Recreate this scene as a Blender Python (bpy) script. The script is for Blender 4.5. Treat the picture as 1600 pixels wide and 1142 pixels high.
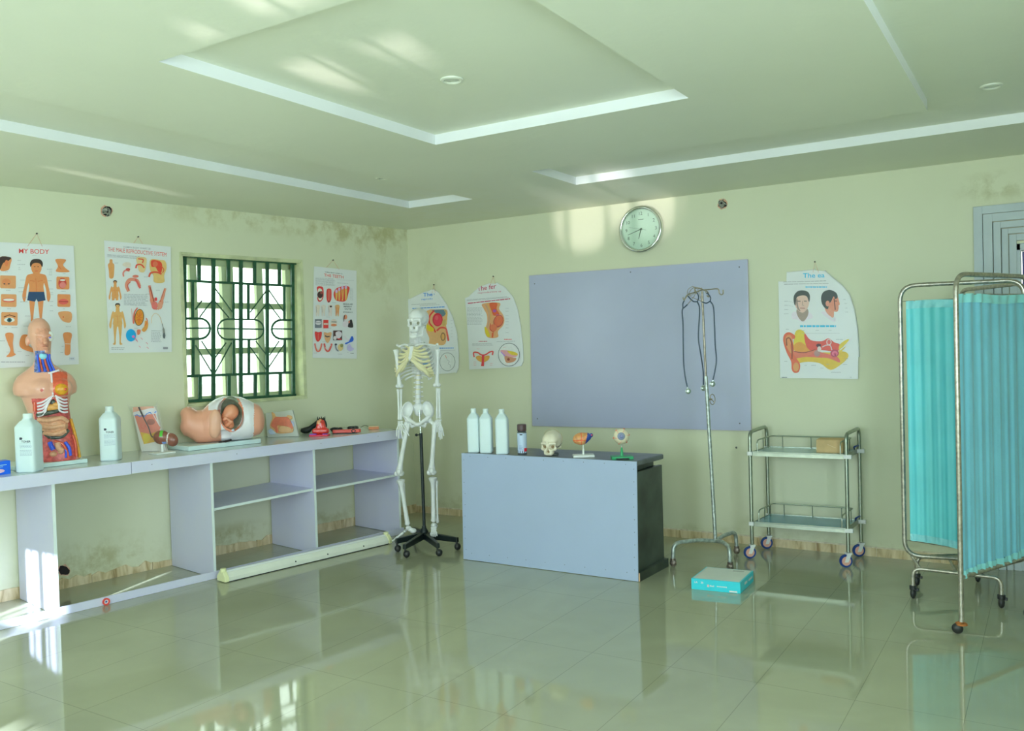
import bpy, bmesh, math, random
import numpy as np
from mathutils import Matrix, Vector
for _o in list(bpy.data.objects): bpy.data.objects.remove(_o)
SC = bpy.context.scene
COL = SC.collection
random.seed(7)

# ------------------------------------------------------------------ camera
FPX = 1355.4                       # focal length in pixels of the 1600 px wide frame
YAW, PITCH, ROLL = .55946, -.02196, -.029
CAM = np.array([5.047, -6.306, 1.508])
_cy, _sy, _cp, _sp, _cr, _sr = math.cos(YAW), math.sin(YAW), math.cos(PITCH), math.sin(PITCH), math.cos(ROLL), math.sin(ROLL)
_fwd = np.array([-_sy*_cp, _cy*_cp, _sp]); _rt = np.array([_cy, _sy, 0.]); _up = np.cross(_rt, _fwd)
CM = np.array([_rt*_cr + _up*_sr, -_rt*_sr + _up*_cr, _fwd])
cam_data = bpy.data.cameras.new('camera'); cam = bpy.data.objects.new('camera', cam_data); COL.objects.link(cam)
cam_data.sensor_width = 36; cam_data.lens = FPX*36/1600; cam_data.clip_start = .05; cam_data.clip_end = 200
cam.matrix_world = Matrix([[CM[0][i], CM[1][i], -CM[2][i], CAM[i]] for i in range(3)] + [[0, 0, 0, 1]])
SC.camera = cam
# ------------------------------------------------------------------ view
vs = SC.view_settings
vs.view_transform = 'Standard'; vs.look = 'None'; vs.gamma = 1; vs.use_curve_mapping = False
vs.exposure = 0.66
SC.cycles.max_bounces = 8; SC.cycles.diffuse_bounces = 5; SC.cycles.glossy_bounces = 4; SC.cycles.transparent_max_bounces = 12
SC.cycles.caustics_reflective = False; SC.cycles.caustics_refractive = False
SC.cycles.sample_clamp_indirect = 4
# ------------------------------------------------------------------ daylight
world = bpy.data.worlds.new('sky'); SC.world = world; world.use_nodes = True
_bg = world.node_tree.nodes['Background']; _bg.inputs[0].default_value = (.93, 1, .97, 1); _bg.inputs[1].default_value = 2.6
DAY = (.71, .97, 1.12)
def lamp(name, kind, loc, target, energy, color=DAY, **kw):
    d = bpy.data.lights.new(name, kind); d.energy = energy; d.color = color
    for k, v in kw.items(): setattr(d, k, v)
    o = bpy.data.objects.new(name, d); COL.objects.link(o); o.location = loc
    o.rotation_euler = (Vector(target)-Vector(loc)).to_track_quat('-Z', 'Y').to_euler()
    return o
# daylight standing in each window opening of the front wall, the left wall and the added right-wall opening
lamp('window_daylight', 'AREA', (1.2, -7.93, 1.5), (1.2, 0, 1.8), 20, shape='RECTANGLE', size=.5, size_y=.95)
lamp('window_daylight', 'AREA', (3.02, -7.93, 1.65), (3.02, 0, 2.2), 42, shape='RECTANGLE', size=1.35, size_y=1.3)
lamp('window_daylight', 'AREA', (5.15, -7.93, 1.65), (5.15, 0, 2.2), 3, shape='RECTANGLE', size=1.2, size_y=1.3)
XR_ = 6.4
_d = (-.1640, -.9865); _n = (.9865, -.1640)
lamp('window_daylight', 'AREA', (_d[0]*5.6-_n[0]*.1, _d[1]*5.6-_n[1]*.1, 1.7), (_d[0]*5.6+_n[0], _d[1]*5.6+_n[1], 1.4), 10, shape='RECTANGLE', size=1.3, size_y=1.2)
lamp('window_daylight', 'AREA', (XR_+.1, -5.9, 1.65), (0, -3.2, 1.5), 70, shape='RECTANGLE', size=1.6, size_y=1.3)  # lamp of the added opening, put in to brighten the left wall and corner
SUN_DIR = Vector((-.291, .957, -.357)).normalized()
lamp('sun', 'SUN', (3, -12, 6), Vector((3, -12, 6))+SUN_DIR, 13, color=(.8, .96, 1.15), angle=.009)

# sunlight thrown back up from bright things in the yard, through the barred front openings
def patch_spot(src, tgt, size, energy):
    lamp('yard_glint', 'SPOT', src, tgt, energy, color=(1, .93, .95), spot_size=size, spot_blend=.8, shadow_soft_size=.03)
patch_spot((3.55, -13, .30), (1.82, 0, 2.53), .050, 2300)
patch_spot((3.90, -13, .30), (2.36, 0, 2.60), .056, 2300)
patch_spot((4.10, -13, .10), (2.52, -3.80, 2.66), .028, 4500)
patch_spot((4.40, -13, .10), (2.98, -4.10, 2.66), .040, 3600)
patch_spot((1.95, -13, .25), (.02, -3.0, 2.61), .036, 2400)

# ------------------------------------------------------------------ measuring helpers (pixel of the photo -> point on a real plane)
SKEW = .1648
WD = np.array([-math.sin(SKEW), -math.cos(SKEW), 0.])      # along the left wall, away from the corner
WN = np.array([math.cos(SKEW), -math.sin(SKEW), 0.])       # out of the left wall into the room
def W(s, o, z): return WD*s + WN*o + np.array([0, 0, z])
def ray(px, py): return CM.T @ np.array([(px-800)/FPX, -(py-571)/FPX, 1.])
def on(px, py, n, d):
    r = ray(px, py); n = np.asarray(n, float); return CAM + r*((d - n@CAM)/(n@r))
def flo(px, py, z=0.): return on(px, py, (0, 0, 1), z)
def back(px, py, o=0.): return on(px, py, (0, 1, 0), -o)
def left(px, py, o=0.): return on(px, py, WN, o)
FH = np.array([_fwd[0], _fwd[1], 0.]); FH = FH/np.linalg.norm(FH)
RH = np.array([_cy, _sy, 0.])
def thru(px, py, P, t=0.):         # on the upright plane through P, t metres nearer to the viewpoint
    P = np.asarray(P, float) - FH*t; return on(px, py, FH, FH@P)
def frame_at(P, yaw=0.):           # local x = right, y = away, z = up as seen from the room's front
    a = YAW + yaw
    m = Matrix.Rotation(a, 4, 'Z'); m.translation = Vector(P); return m

# ------------------------------------------------------------------ materials
def lin(c): return tuple((x/255/12.92 if x/255 <= .04045 else ((x/255+.055)/1.055)**2.4) for x in c)
ILL = (.42, .55, .485)
def A(r, g, b):                    # albedo of a surface seen as r,g,b in the room's greenish daylight
    c = lin((r, g, b)); q = [max(.004, c[i]/ILL[i]) for i in range(3)]; m = max(1., max(q)/.88)**.75; return tuple(min(.88, x/m) for x in q)
MATS = {}
def mat(name, col, rough=.5, metal=0., var=.0, scale=8., bump=0., bscale=60., spec=.5, coat=0., trans=0., alpha=1.):
    if name in MATS: return MATS[name]
    m = bpy.data.materials.new(name); m.use_nodes = True; nt = m.node_tree; b = nt.nodes['Principled BSDF']
    b.inputs['Base Color'].default_value = (*col, 1); b.inputs['Roughness'].default_value = rough; b.inputs['Metallic'].default_value = metal
    b.inputs['Specular IOR Level'].default_value = spec; b.inputs['Coat Weight'].default_value = coat
    b.inputs['Transmission Weight'].default_value = trans; b.inputs['Alpha'].default_value = alpha
    if var or bump:
        tc = nt.nodes.new('ShaderNodeTexCoord')
    if var:
        n = nt.nodes.new('ShaderNodeTexNoise'); n.inputs['Scale'].default_value = scale; n.inputs['Detail'].default_value = 5
        nt.links.new(tc.outputs['Object'], n.inputs['Vector'])
        r = nt.nodes.new('ShaderNodeValToRGB'); r.color_ramp.elements[0].position = .35; r.color_ramp.elements[1].position = .68
        r.color_ramp.elements[0].color = (*[c*(1-var) for c in col], 1); r.color_ramp.elements[1].color = (*[min(.9, c*(1+var*.5)) for c in col], 1)
        nt.links.new(n.outputs['Fac'], r.inputs['Fac']); nt.links.new(r.outputs['Color'], b.inputs['Base Color'])
    if bump:
        n2 = nt.nodes.new('ShaderNodeTexNoise'); n2.inputs['Scale'].default_value = bscale; n2.inputs['Detail'].default_value = 3
        nt.links.new(tc.outputs['Object'], n2.inputs['Vector'])
        bp = nt.nodes.new('ShaderNodeBump'); bp.inputs['Strength'].default_value = bump; bp.inputs['Distance'].default_value = .004
        nt.links.new(n2.outputs['Fac'], bp.inputs['Height']); nt.links.new(bp.outputs['Normal'], b.inputs['Normal'])
    MATS[name] = m; return m
def ink(r, g, b):
    return mat('ink_%d_%d_%d' % (r, g, b), A(r, g, b), .35, var=.04, scale=40)

# ------------------------------------------------------------------ objects
def props(o, label=None, cat=None, group=None, kind=None):
    if label: o['label'] = label
    if cat: o['category'] = cat
    if group: o['group'] = group
    if kind: o['kind'] = kind
    return o
def thing(name, label, cat, loc, group=None):
    o = bpy.data.objects.new(name, None); COL.objects.link(o); o.location = Vector([float(x) for x in loc]); o.empty_display_size = .05
    return props(o, label, cat, group)
def wloc(o):
    v = Vector(o.location)
    while o.parent: o = o.parent; v += Vector(o.location)
    return v
_TXT = {}
def text_geo(body, bold):
    k = (body, bold)
    if k not in _TXT:
        cu = bpy.data.curves.new('t', 'FONT'); cu.body = body; cu.size = 1; cu.offset = bold; cu.resolution_u = 3
        o = bpy.data.objects.new('t', cu); COL.objects.link(o)
        dg = bpy.context.evaluated_depsgraph_get(); me = o.evaluated_get(dg).to_mesh()
        v = np.array([tuple(x.co)[:2] for x in me.vertices]); f = [tuple(p.vertices) for p in me.polygons]
        o.evaluated_get(dg).to_mesh_clear(); bpy.data.objects.remove(o); bpy.data.curves.remove(cu)
        _TXT[k] = (v, f)
    return _TXT[k]
class MB:
    def __init__(s, M=None): s.v = []; s.f = []; s.m = []; s.M = M
    def add(s, vs_, fs, mi=0):
        b = len(s.v)
        for p in vs_:
            p = Vector([float(c) for c in p]); s.v.append(s.M @ p if s.M is not None else p)
        for k, f in enumerate(fs): s.f.append(tuple(b+i for i in f)); s.m.append(mi if isinstance(mi, int) else int(mi[k]))
        return s
    def box(s, x0, x1, y0, y1, z0, z1, mi=0):
        x0, x1 = min(x0, x1), max(x0, x1); y0, y1 = min(y0, y1), max(y0, y1); z0, z1 = min(z0, z1), max(z0, z1)
        v = [(x, y, z) for z in (z0, z1) for y in (y0, y1) for x in (x0, x1)]
        return s.add(v, [(0, 2, 3, 1), (4, 5, 7, 6), (0, 1, 5, 4), (2, 6, 7, 3), (0, 4, 6, 2), (1, 3, 7, 5)], mi)
    def hexa(s, P8, mi=0):         # bottom 4 counter-clockwise seen from above, top 4
        return s.add(P8, [(3, 2, 1, 0), (4, 5, 6, 7), (0, 1, 5, 4), (1, 2, 6, 5), (2, 3, 7, 6), (3, 0, 4, 7)], mi)
    def wbox(s, s0, s1, o0, o1, z0, z1, mi=0):      # box in left-wall coordinates
        return s.hexa([W(s1, o0, z0), W(s1, o1, z0), W(s0, o1, z0), W(s0, o0, z0), W(s1, o0, z1), W(s1, o1, z1), W(s0, o1, z1), W(s0, o0, z1)], mi)
    def prism(s, poly, vec, mi=0, mi2=None):
        n = len(poly); a = [Vector([float(c) for c in p]) for p in poly]; w = Vector([float(c) for c in vec])
        s.add([*a, *[p+w for p in a]], [tuple(range(n)), tuple(range(2*n-1, n-1, -1))], mi if mi2 is None else [mi, mi2])
        b = len(s.v)-2*n
        for i in range(n):
            j = (i+1) % n; s.f.append((b+i, b+n+i, b+n+j, b+j)); s.m.append(mi if mi2 is None else mi2)
        return s
    def tube(s, pts, r, n=8, mi=0, closed=False, cap=True):
        P = [Vector([float(c) for c in p]) for p in pts]; N = len(P)
        rr = r if isinstance(r, (list, tuple)) else [r]*N
        if N < 2: return s
        T = []
        for i in range(N):
            a = P[(i-1) % N] if (closed or i) else P[i]; b = P[(i+1) % N] if (closed or i < N-1) else P[i]
            t = b-a; T.append(t.normalized() if t.length > 1e-9 else Vector((0, 0, 1)))
        u = T[0].orthogonal().normalized(); vs_ = []
        for i in range(N):
            u = (u - T[i]*u.dot(T[i])); u = u.normalized() if u.length > 1e-6 else T[i].orthogonal().normalized(); w = T[i].cross(u)
            for k in range(n):
                a = 2*math.pi*k/n; vs_.append(P[i] + (u*math.cos(a)+w*math.sin(a))*rr[i])
        fs = []
        for i in range(N if closed else N-1):
            j = (i+1) % N
            for k in range(n):
                l = (k+1) % n; fs.append((i*n+k, i*n+l, j*n+l, j*n+k))
        if not closed and cap: fs += [tuple(range(n-1, -1, -1)), tuple((N-1)*n+k for k in range(n))]
        return s.add(vs_, fs, mi)
    def lathe(s, prof, at=(0, 0, 0), n=24, mi=0, R=None, sq=None, mis=None):
        at = Vector([float(c) for c in at]); vs_ = []
        for r, z in prof:
            for k in range(n):
                a = 2*math.pi*k/n; c, d = math.cos(a), math.sin(a)
                if sq: # rounded square section
                    e = 2/sq; c = math.copysign(abs(c)**e, c); d = math.copysign(abs(d)**e, d)
                p = Vector((r*c, r*d, z)); vs_.append(at + (R @ p if R is not None else p))
        fs = []; mm = []
        for i in range(len(prof)-1):
            for k in range(n):
                l = (k+1) % n; fs.append((i*n+k, i*n+l, (i+1)*n+l, (i+1)*n+k)); mm.append(mis[i] if mis else mi)
        fs += [tuple(range(n-1, -1, -1)), tuple((len(prof)-1)*n+k for k in range(n))]; mm += [mis[0] if mis else mi, mis[-1] if mis else mi]
        return s.add(vs_, fs, mm)
    def ell(s, c, r, mi=0, R=None, n=20, h=12):
        r = r if isinstance(r, (tuple, list)) else (r, r, r)
        c = Vector([float(x) for x in c]); vs_ = []; fs = []
        for i in range(1, h):
            t = math.pi*i/h
            for k in range(n):
                a = 2*math.pi*k/n; p = Vector((r[0]*math.sin(t)*math.cos(a), r[1]*math.sin(t)*math.sin(a), r[2]*math.cos(t)))
                vs_.append(c + (R @ p if R is not None else p))
        for z in (1, -1):
            p = Vector((0, 0, r[2]*z)); vs_.append(c + (R @ p if R is not None else p))
        for i in range(h-2):
            for k in range(n):
                l = (k+1) % n; fs.append((i*n+k, (i+1)*n+k, (i+1)*n+l, i*n+l))
        t, b = len(vs_)-2, len(vs_)-1
        for k in range(n):
            l = (k+1) % n; fs.append((t, k, l)); fs.append((b, (h-2)*n+l, (h-2)*n+k))
        return s.add(vs_, fs, mi)
    def text(s, body, origin, u, v, h, mi=0, bold=.0, width=None):
        V, F = text_geo(body, bold); o = np.asarray(origin, float); u = np.asarray(u, float); v = np.asarray(v, float)
        w = V[:, 0].max()-V[:, 0].min(); x0 = V[:, 0].min(); sx = (width/w) if width else h/.72
        return s.add([o + u*(p[0]-x0)*sx + v*p[1]*h/.72 for p in V], F, mi)
    def build(s, name, mats, parent=None, label=None, cat=None, group=None, kind=None, loc=None, smooth=True, bevel=0, ang=40, seg=2, sub=0):
        me = bpy.data.meshes.new(name)
        if loc is None:
            loc = wloc(parent) if parent else Vector((sum(p.x for p in s.v)/len(s.v), sum(p.y for p in s.v)/len(s.v), min(p.z for p in s.v)))
        loc = Vector([float(c) for c in loc])
        me.from_pydata([p-loc for p in s.v], [], s.f)
        for m in (mats if isinstance(mats, (list, tuple)) else [mats]): me.materials.append(m)
        me.polygons.foreach_set('material_index', s.m)
        if smooth:
            me.polygons.foreach_set('use_smooth', [True]*len(s.f))
            me.validate(); me.set_sharp_from_angle(angle=math.radians(ang))
        me.update()
        o = bpy.data.objects.new(name, me); COL.objects.link(o)
        if parent: o.parent = parent; o.location = loc - wloc(parent)
        else: o.location = loc
        if bevel:
            b = o.modifiers.new('bevel', 'BEVEL'); b.width = bevel; b.segments = seg; b.limit_method = 'ANGLE'; b.angle_limit = math.radians(40); b.harden_normals = False
        if sub:
            b = o.modifiers.new('sub', 'SUBSURF'); b.levels = b.render_levels = sub
        return props(o, label, cat, group, kind)
def fillet(pts, r, n=6):           # round the corners of a polyline
    P = [Vector([float(c) for c in p]) for p in pts]; out = [P[0]]
    for i in range(1, len(P)-1):
        a = (P[i-1]-P[i]); b = (P[i+1]-P[i]); q = min(r, a.length*.49, b.length*.49); a = P[i]+a.normalized()*q; b = P[i]+b.normalized()*q
        for k in range(n+1):
            t = k/n; out.append(a*(1-t)**2 + P[i]*2*t*(1-t) + b*t*t)
    return out + [P[-1]]
def spline(pts, n=6):
    P = [Vector([float(c) for c in p]) for p in pts]; P = [P[0]*2-P[1]] + P + [P[-1]*2-P[-2]]; out = []
    for i in range(1, len(P)-2):
        for k in range(n):
            t = k/n; a, b, c, d = P[i-1:i+3]
            out.append(.5*((2*b)+(c-a)*t+(2*a-5*b+4*c-d)*t*t+(3*b-a-3*c+d)*t**3))
    return out + [P[-2]]

# ---- smooth solids from distance fields
def smin(a, b, k):
    h = np.clip(.5+.5*(b-a)/k, 0, 1); return b*(1-h)+a*h-k*h*(1-h)
def smax(a, b, k): return -smin(-a, -b, k)
class Grid:
    def __init__(g, lo, hi, h):
        g.lo = np.array(lo, float); g.h = h; n = [int(math.ceil((hi[i]-lo[i])/h))+1 for i in range(3)]
        g.X, g.Y, g.Z = np.meshgrid(*[lo[i]+np.arange(n[i])*h for i in range(3)], indexing='ij')
    def ell(g, c, r, rot=None):
        x, y, z = g.X-c[0], g.Y-c[1], g.Z-c[2]
        if rot:                    # rot = (axis, angle)
            a = math.cos(rot[1]); b = math.sin(rot[1])
            if rot[0] == 'y': x, z = x*a+z*b, -x*b+z*a
            elif rot[0] == 'x': y, z = y*a+z*b, -y*b+z*a
            else: x, y = x*a+y*b, -x*b+y*a
        k0 = np.sqrt((x/r[0])**2+(y/r[1])**2+(z/r[2])**2)+1e-9; k1 = np.sqrt((x/r[0]**2)**2+(y/r[1]**2)**2+(z/r[2]**2)**2)+1e-9
        return k0*(k0-1)/k1
    def cap(g, a, b, ra, rb=None):
        rb = ra if rb is None else rb; a = np.array(a, float); b = np.array(b, float); d = b-a
        px, py, pz = g.X-a[0], g.Y-a[1], g.Z-a[2]; t = np.clip((px*d[0]+py*d[1]+pz*d[2])/(d@d), 0, 1)
        return np.sqrt((px-d[0]*t)**2+(py-d[1]*t)**2+(pz-d[2]*t)**2)-(ra+(rb-ra)*t)
    def box(g, c, r, rd=0.):
        x, y, z = np.abs(g.X-c[0])-r[0]+rd, np.abs(g.Y-c[1])-r[1]+rd, np.abs(g.Z-c[2])-r[2]+rd
        return np.sqrt(np.maximum(x, 0)**2+np.maximum(y, 0)**2+np.maximum(z, 0)**2)+np.minimum(np.maximum(x, np.maximum(y, z)), 0)-rd
    def mesh(g, F):
        s = F < 0; nx, ny, nz = F.shape
        cnt = sum(s[i:nx-1+i, j:ny-1+j, k:nz-1+k].astype(np.int8) for i in (0, 1) for j in (0, 1) for k in (0, 1))
        act = (cnt > 0) & (cnt < 8); I = np.argwhere(act); idx = -np.ones(act.shape, int); idx[act] = np.arange(len(I))
        acc = np.zeros((len(I), 3)); num = np.zeros(len(I))
        cs = [(i, j, k) for i in (0, 1) for j in (0, 1) for k in (0, 1)]
        for a in cs:
            for ax in range(3):
                if a[ax]: continue
                b = list(a); b[ax] = 1
                fa = F[I[:, 0]+a[0], I[:, 1]+a[1], I[:, 2]+a[2]]; fb = F[I[:, 0]+b[0], I[:, 1]+b[1], I[:, 2]+b[2]]
                m = (fa < 0) != (fb < 0); t = np.where(m, fa/np.where(m, fa-fb, 1), 0)
                p = np.array(a, float)[None, :]+t[:, None]*(np.array(b)-np.array(a))[None, :]
                acc[m] += p[m]; num[m] += 1
        V = g.lo + (I + acc/num[:, None])*g.h; Q = []
        for ax in range(3):
            u, v = (ax+1) % 3, (ax+2) % 3
            sl0 = [slice(None)]*3; sl1 = [slice(None)]*3; sl0[ax] = slice(0, -1); sl1[ax] = slice(1, None)
            d = s[tuple(sl0)] != s[tuple(sl1)]; E = np.argwhere(d); E = E[(E[:, u] > 0) & (E[:, v] > 0) & (E[:, u] < F.shape[u]-1) & (E[:, v] < F.shape[v]-1)]
            q = []
            for du, dv in ((-1, -1), (0, -1), (0, 0), (-1, 0)):
                e = E.copy(); e[:, u] += du; e[:, v] += dv; q.append(idx[e[:, 0], e[:, 1], e[:, 2]])
            q = np.array(q).T; fl = ~s[E[:, 0], E[:, 1], E[:, 2]]; q[fl] = q[fl][:, ::-1]; Q.append(q)
        return V, np.concatenate(Q)
def solid(g, F, name, mats, M, parent=None, colour=None, **kw):
    V, Q = g.mesh(F); mb = MB(M)
    mi = 0
    if colour is not None:
        c = V[Q].mean(1); mi = list(colour(c[:, 0], c[:, 1], c[:, 2]).astype(int))
    mb.add(V, [tuple(int(i) for i in q) for q in Q], mi)
    kw.setdefault('ang', 80)
    return mb.build(name, mats, parent, **kw)

# ---- printed charts
class Art:
    def __init__(s, place, x0, y0, k, base=.0006): s.p = place; s.c = (x0, y0, k); s.mb = MB(); s.inks = []; s.l = base; s.step = .00012
    def q(s, x, y): return (s.c[0]+x/s.c[2], s.c[1]+y/s.c[2])
    def mi(s, col):
        if col not in s.inks: s.inks.append(col)
        return s.inks.index(col)
    def poly(s, pts, col):
        s.l += s.step; P = [s.p(*s.q(*p), s.l) for p in pts]; s.mb.add(P, [tuple(range(len(P)))], s.mi(col)); return s
    def rect(s, x0, y0, x1, y1, col, sk=.0): return s.poly([(x0, y0), (x1, y0+sk*(x1-x0)), (x1, y1+sk*(x1-x0)), (x0, y1)], col)
    def oval(s, cx, cy, rx, ry, col, rot=0., n=18, a0=0, a1=360):
        r = math.radians(rot); P = []
        for k in range(n+(a1-a0 != 360)):
            t = math.radians(a0+(a1-a0)*k/n); x, y = rx*math.cos(t), ry*math.sin(t); P.append((cx+x*math.cos(r)-y*math.sin(r), cy+x*math.sin(r)+y*math.cos(r)))
        return s.poly(P, col)
    def blob(s, pts, col, n=4):
        P = [Vector((x, y, 0)) for x, y in pts]; N = len(P); out = []
        for i in range(N):
            a, b, c, d = P[i-1], P[i], P[(i+1) % N], P[(i+2) % N]
            for k in range(n):
                t = k/n; p = .5*((2*b)+(c-a)*t+(2*a-5*b+4*c-d)*t*t+(3*b-a-3*c+d)*t**3); out.append((p.x, p.y))
        return s.poly(out, col)
    def line(s, pts, w, col, smooth=False):
        if smooth: pts = [(p.x, p.y) for p in spline([(x, y, 0) for x, y in pts], 5)]
        s.l += s.step; m = s.mi(col); L = []; Rr = []
        ws = w if isinstance(w, (list, tuple)) else [w]*len(pts)
        if len(ws) != len(pts): ws = [ws[min(len(ws)-1, int(i*len(ws)/len(pts)))] for i in range(len(pts))]
        for i, p in enumerate(pts):
            a = pts[max(0, i-1)]; b = pts[min(len(pts)-1, i+1)]; dx, dy = b[0]-a[0], b[1]-a[1]; q = math.hypot(dx, dy) or 1
            L.append((p[0]-dy/q*ws[i]/2, p[1]+dx/q*ws[i]/2)); Rr.append((p[0]+dy/q*ws[i]/2, p[1]-dx/q*ws[i]/2))
        V = [s.p(*s.q(*x), s.l) for x in L]+[s.p(*s.q(*x), s.l) for x in Rr]; n = len(pts)
        s.mb.add(V, [(i, i+1, n+i+1, n+i) for i in range(n-1)], m); return s
    def lines(s, x0, y0, x1, y1, n, col, sk=0., w=None, rag=.15):      # small print
        rnd = random.Random(int(x0*7+y0)); h = (y1-y0)/n; w = w or h*.32; s.l += s.step; m = s.mi(col)
        for i in range(n):
            y = y0+h*(i+.3); x = x0; e = x1-(x1-x0)*rag*rnd.random()
            while x < e-1:
                q = min(e, x+(x1-x0)*rnd.uniform(.05, .16)+2)
                P = [(x, y+sk*(x-x0)), (q, y+sk*(q-x0)), (q, y+w+sk*(q-x0)), (x, y+w+sk*(x-x0))]
                s.mb.add([s.p(*s.q(*p), s.l) for p in P], [(0, 1, 2, 3)], m); x = q+h*.35
        return s
    def text(s, body, a, b, h, col, bold=.0):       # baseline from a to b, h tall
        V, F = text_geo(body, bold); x0, x1 = V[:, 0].min(), V[:, 0].max(); s.l += s.step
        P = []
        for x, y in V:
            t = (x-x0)/(x1-x0); P.append(s.p(*s.q(a[0]+(b[0]-a[0])*t, a[1]+(b[1]-a[1])*t-y/.72*h), s.l))
        s.mb.add(P, F, s.mi(col)); return s
    def build(s, name, parent): return s.mb.build(name, [ink(*c) for c in s.inks], parent, smooth=False)
# ================================================================== ROOM SHELL
H = 2.61; HU = 2.664
def painted(name, col, stain, stains):
    """plaster paint with a few worn patches that have a shape of their own: stains = [(centre, radius, strength)]"""
    m = bpy.data.materials.new(name); m.use_nodes = True; nt = m.node_tree; L = nt.links; b = nt.nodes['Principled BSDF']
    b.inputs['Roughness'].default_value = .45; b.inputs['Specular IOR Level'].default_value = .35
    tc = nt.nodes.new('ShaderNodeTexCoord'); geo = nt.nodes.new('ShaderNodeNewGeometry')
    n1 = nt.nodes.new('ShaderNodeTexNoise'); n1.inputs['Scale'].default_value = 1.2; n1.inputs['Detail'].default_value = 6; L.new(geo.outputs['Position'], n1.inputs['Vector'])
    r1 = nt.nodes.new('ShaderNodeValToRGB'); r1.color_ramp.elements[0].position = .3; r1.color_ramp.elements[1].position = .7
    r1.color_ramp.elements[0].color = (*[c*.95 for c in col], 1); r1.color_ramp.elements[1].color = (*col, 1); L.new(n1.outputs['Fac'], r1.inputs['Fac'])
    out = r1.outputs['Color']
    n2 = nt.nodes.new('ShaderNodeTexNoise'); n2.inputs['Scale'].default_value = 7; n2.inputs['Detail'].default_value = 8; n2.inputs['Roughness'].default_value = .65; L.new(geo.outputs['Position'], n2.inputs['Vector'])
    for c, rad, stg in stains:
        d = nt.nodes.new('ShaderNodeVectorMath'); d.operation = 'SUBTRACT'; d.inputs[1].default_value = [float(x) for x in c]; L.new(geo.outputs['Position'], d.inputs[0])
        e = nt.nodes.new('ShaderNodeVectorMath'); e.operation = 'DIVIDE'; e.inputs[1].default_value = rad; L.new(d.outputs[0], e.inputs[0])
        l = nt.nodes.new('ShaderNodeVectorMath'); l.operation = 'LENGTH'; L.new(e.outputs[0], l.inputs[0])
        f = nt.nodes.new('ShaderNodeMapRange'); f.inputs[1].default_value = 1; f.inputs[2].default_value = .3; L.new(l.outputs['Value'], f.inputs[0])
        g = nt.nodes.new('ShaderNodeMapRange'); g.inputs[1].default_value = .45; g.inputs[2].default_value = .62; L.new(n2.outputs['Fac'], g.inputs[0])
        h = nt.nodes.new('ShaderNodeMath'); h.operation = 'MULTIPLY'; L.new(f.outputs[0], h.inputs[0]); L.new(g.outputs[0], h.inputs[1])
        k = nt.nodes.new('ShaderNodeMath'); k.operation = 'MULTIPLY'; k.inputs[1].default_value = stg; L.new(h.outputs[0], k.inputs[0])
        mx = nt.nodes.new('ShaderNodeMix'); mx.data_type = 'RGBA'; L.new(k.outputs[0], mx.inputs['Factor']); L.new(out, mx.inputs['A']); mx.inputs['B'].default_value = (*stain, 1)
        out = mx.outputs['Result']
    L.new(out, b.inputs['Base Color'])
    n3 = nt.nodes.new('ShaderNodeTexNoise'); n3.inputs['Scale'].default_value = 9; n3.inputs['Detail'].default_value = 4; L.new(geo.outputs['Position'], n3.inputs['Vector'])
    bp = nt.nodes.new('ShaderNodeBump'); bp.inputs['Strength'].default_value = .12; bp.inputs['Distance'].default_value = .02; L.new(n3.outputs['Fac'], bp.inputs['Height']); L.new(bp.outputs['Normal'], b.inputs['Normal'])
    return m
WALLC = (.79, .79, .59)
m_wl = painted('plaster_left', WALLC, A(128, 140, 96), [(W(.5, 0, 2.55), (1.0, 1.0, .22), .75), (W(.35, 0, 2.2), (.35, .35, .5), .4), (W(1.6, 0, 2.56), (1., 1., .12), .6),
    (W(2.9, 0, .1), (.6, .6, .25), .7), (W(1.9, 0, .12), (.5, .5, .12), .8), (W(1.0, 0, .1), (.6, .6, .1), .6)])
m_wb = painted('plaster_back', WALLC, A(126, 140, 100), [((4.75, 0, 2.43), (.28, .3, .12), .7), ((.25, 0, 1.9), (.25, .3, .7), .25), ((3.6, 0, .08), (2.6, .3, .05), .4), ((.4, 0, .12), (.6, .3, .1), .5)])
m_ceil = painted('ceiling_paint', (.80, .82, .68), A(150, 170, 130), [((1.0, -.8, 2.61), (1.0, 1, .3), .3)])
m_fascia = mat('white_trim_paint', (.86, .87, .88), .4, var=.03, scale=3)

# floor: glossy beige tiles, 405 mm grid
m_floor = bpy.data.materials.new('polished_tile'); m_floor.use_nodes = True
_nt = m_floor.node_tree; _L = _nt.links; _b = _nt.nodes['Principled BSDF']
_g = _nt.nodes.new('ShaderNodeNewGeometry')
_mp = _nt.nodes.new('ShaderNodeMapping'); _mp.inputs['Location'].default_value = (-.275, .12, 0); _L.new(_g.outputs['Position'], _mp.inputs['Vector'])
_br = _nt.nodes.new('ShaderNodeTexBrick'); _br.offset = 0; _br.inputs['Scale'].default_value = 1; _br.inputs['Brick Width'].default_value = .405; _br.inputs['Row Height'].default_value = .81
_br.inputs['Mortar Size'].default_value = .0016; _br.inputs['Mortar Smooth'].default_value = .3; _br.inputs['Bias'].default_value = 0
FLC = (.43, .43, .30)
_br.inputs['Color1'].default_value = (*FLC, 1); _br.inputs['Color2'].default_value = (*[c*.985 for c in FLC], 1); _br.inputs['Mortar'].default_value = (*[c*.66 for c in FLC], 1)
_L.new(_mp.outputs[0], _br.inputs['Vector'])
_n = _nt.nodes.new('ShaderNodeTexNoise'); _n.inputs['Scale'].default_value = 2.2; _n.inputs['Detail'].default_value = 8; _n.inputs['Distortion'].default_value = .8; _L.new(_g.outputs['Position'], _n.inputs['Vector'])
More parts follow.
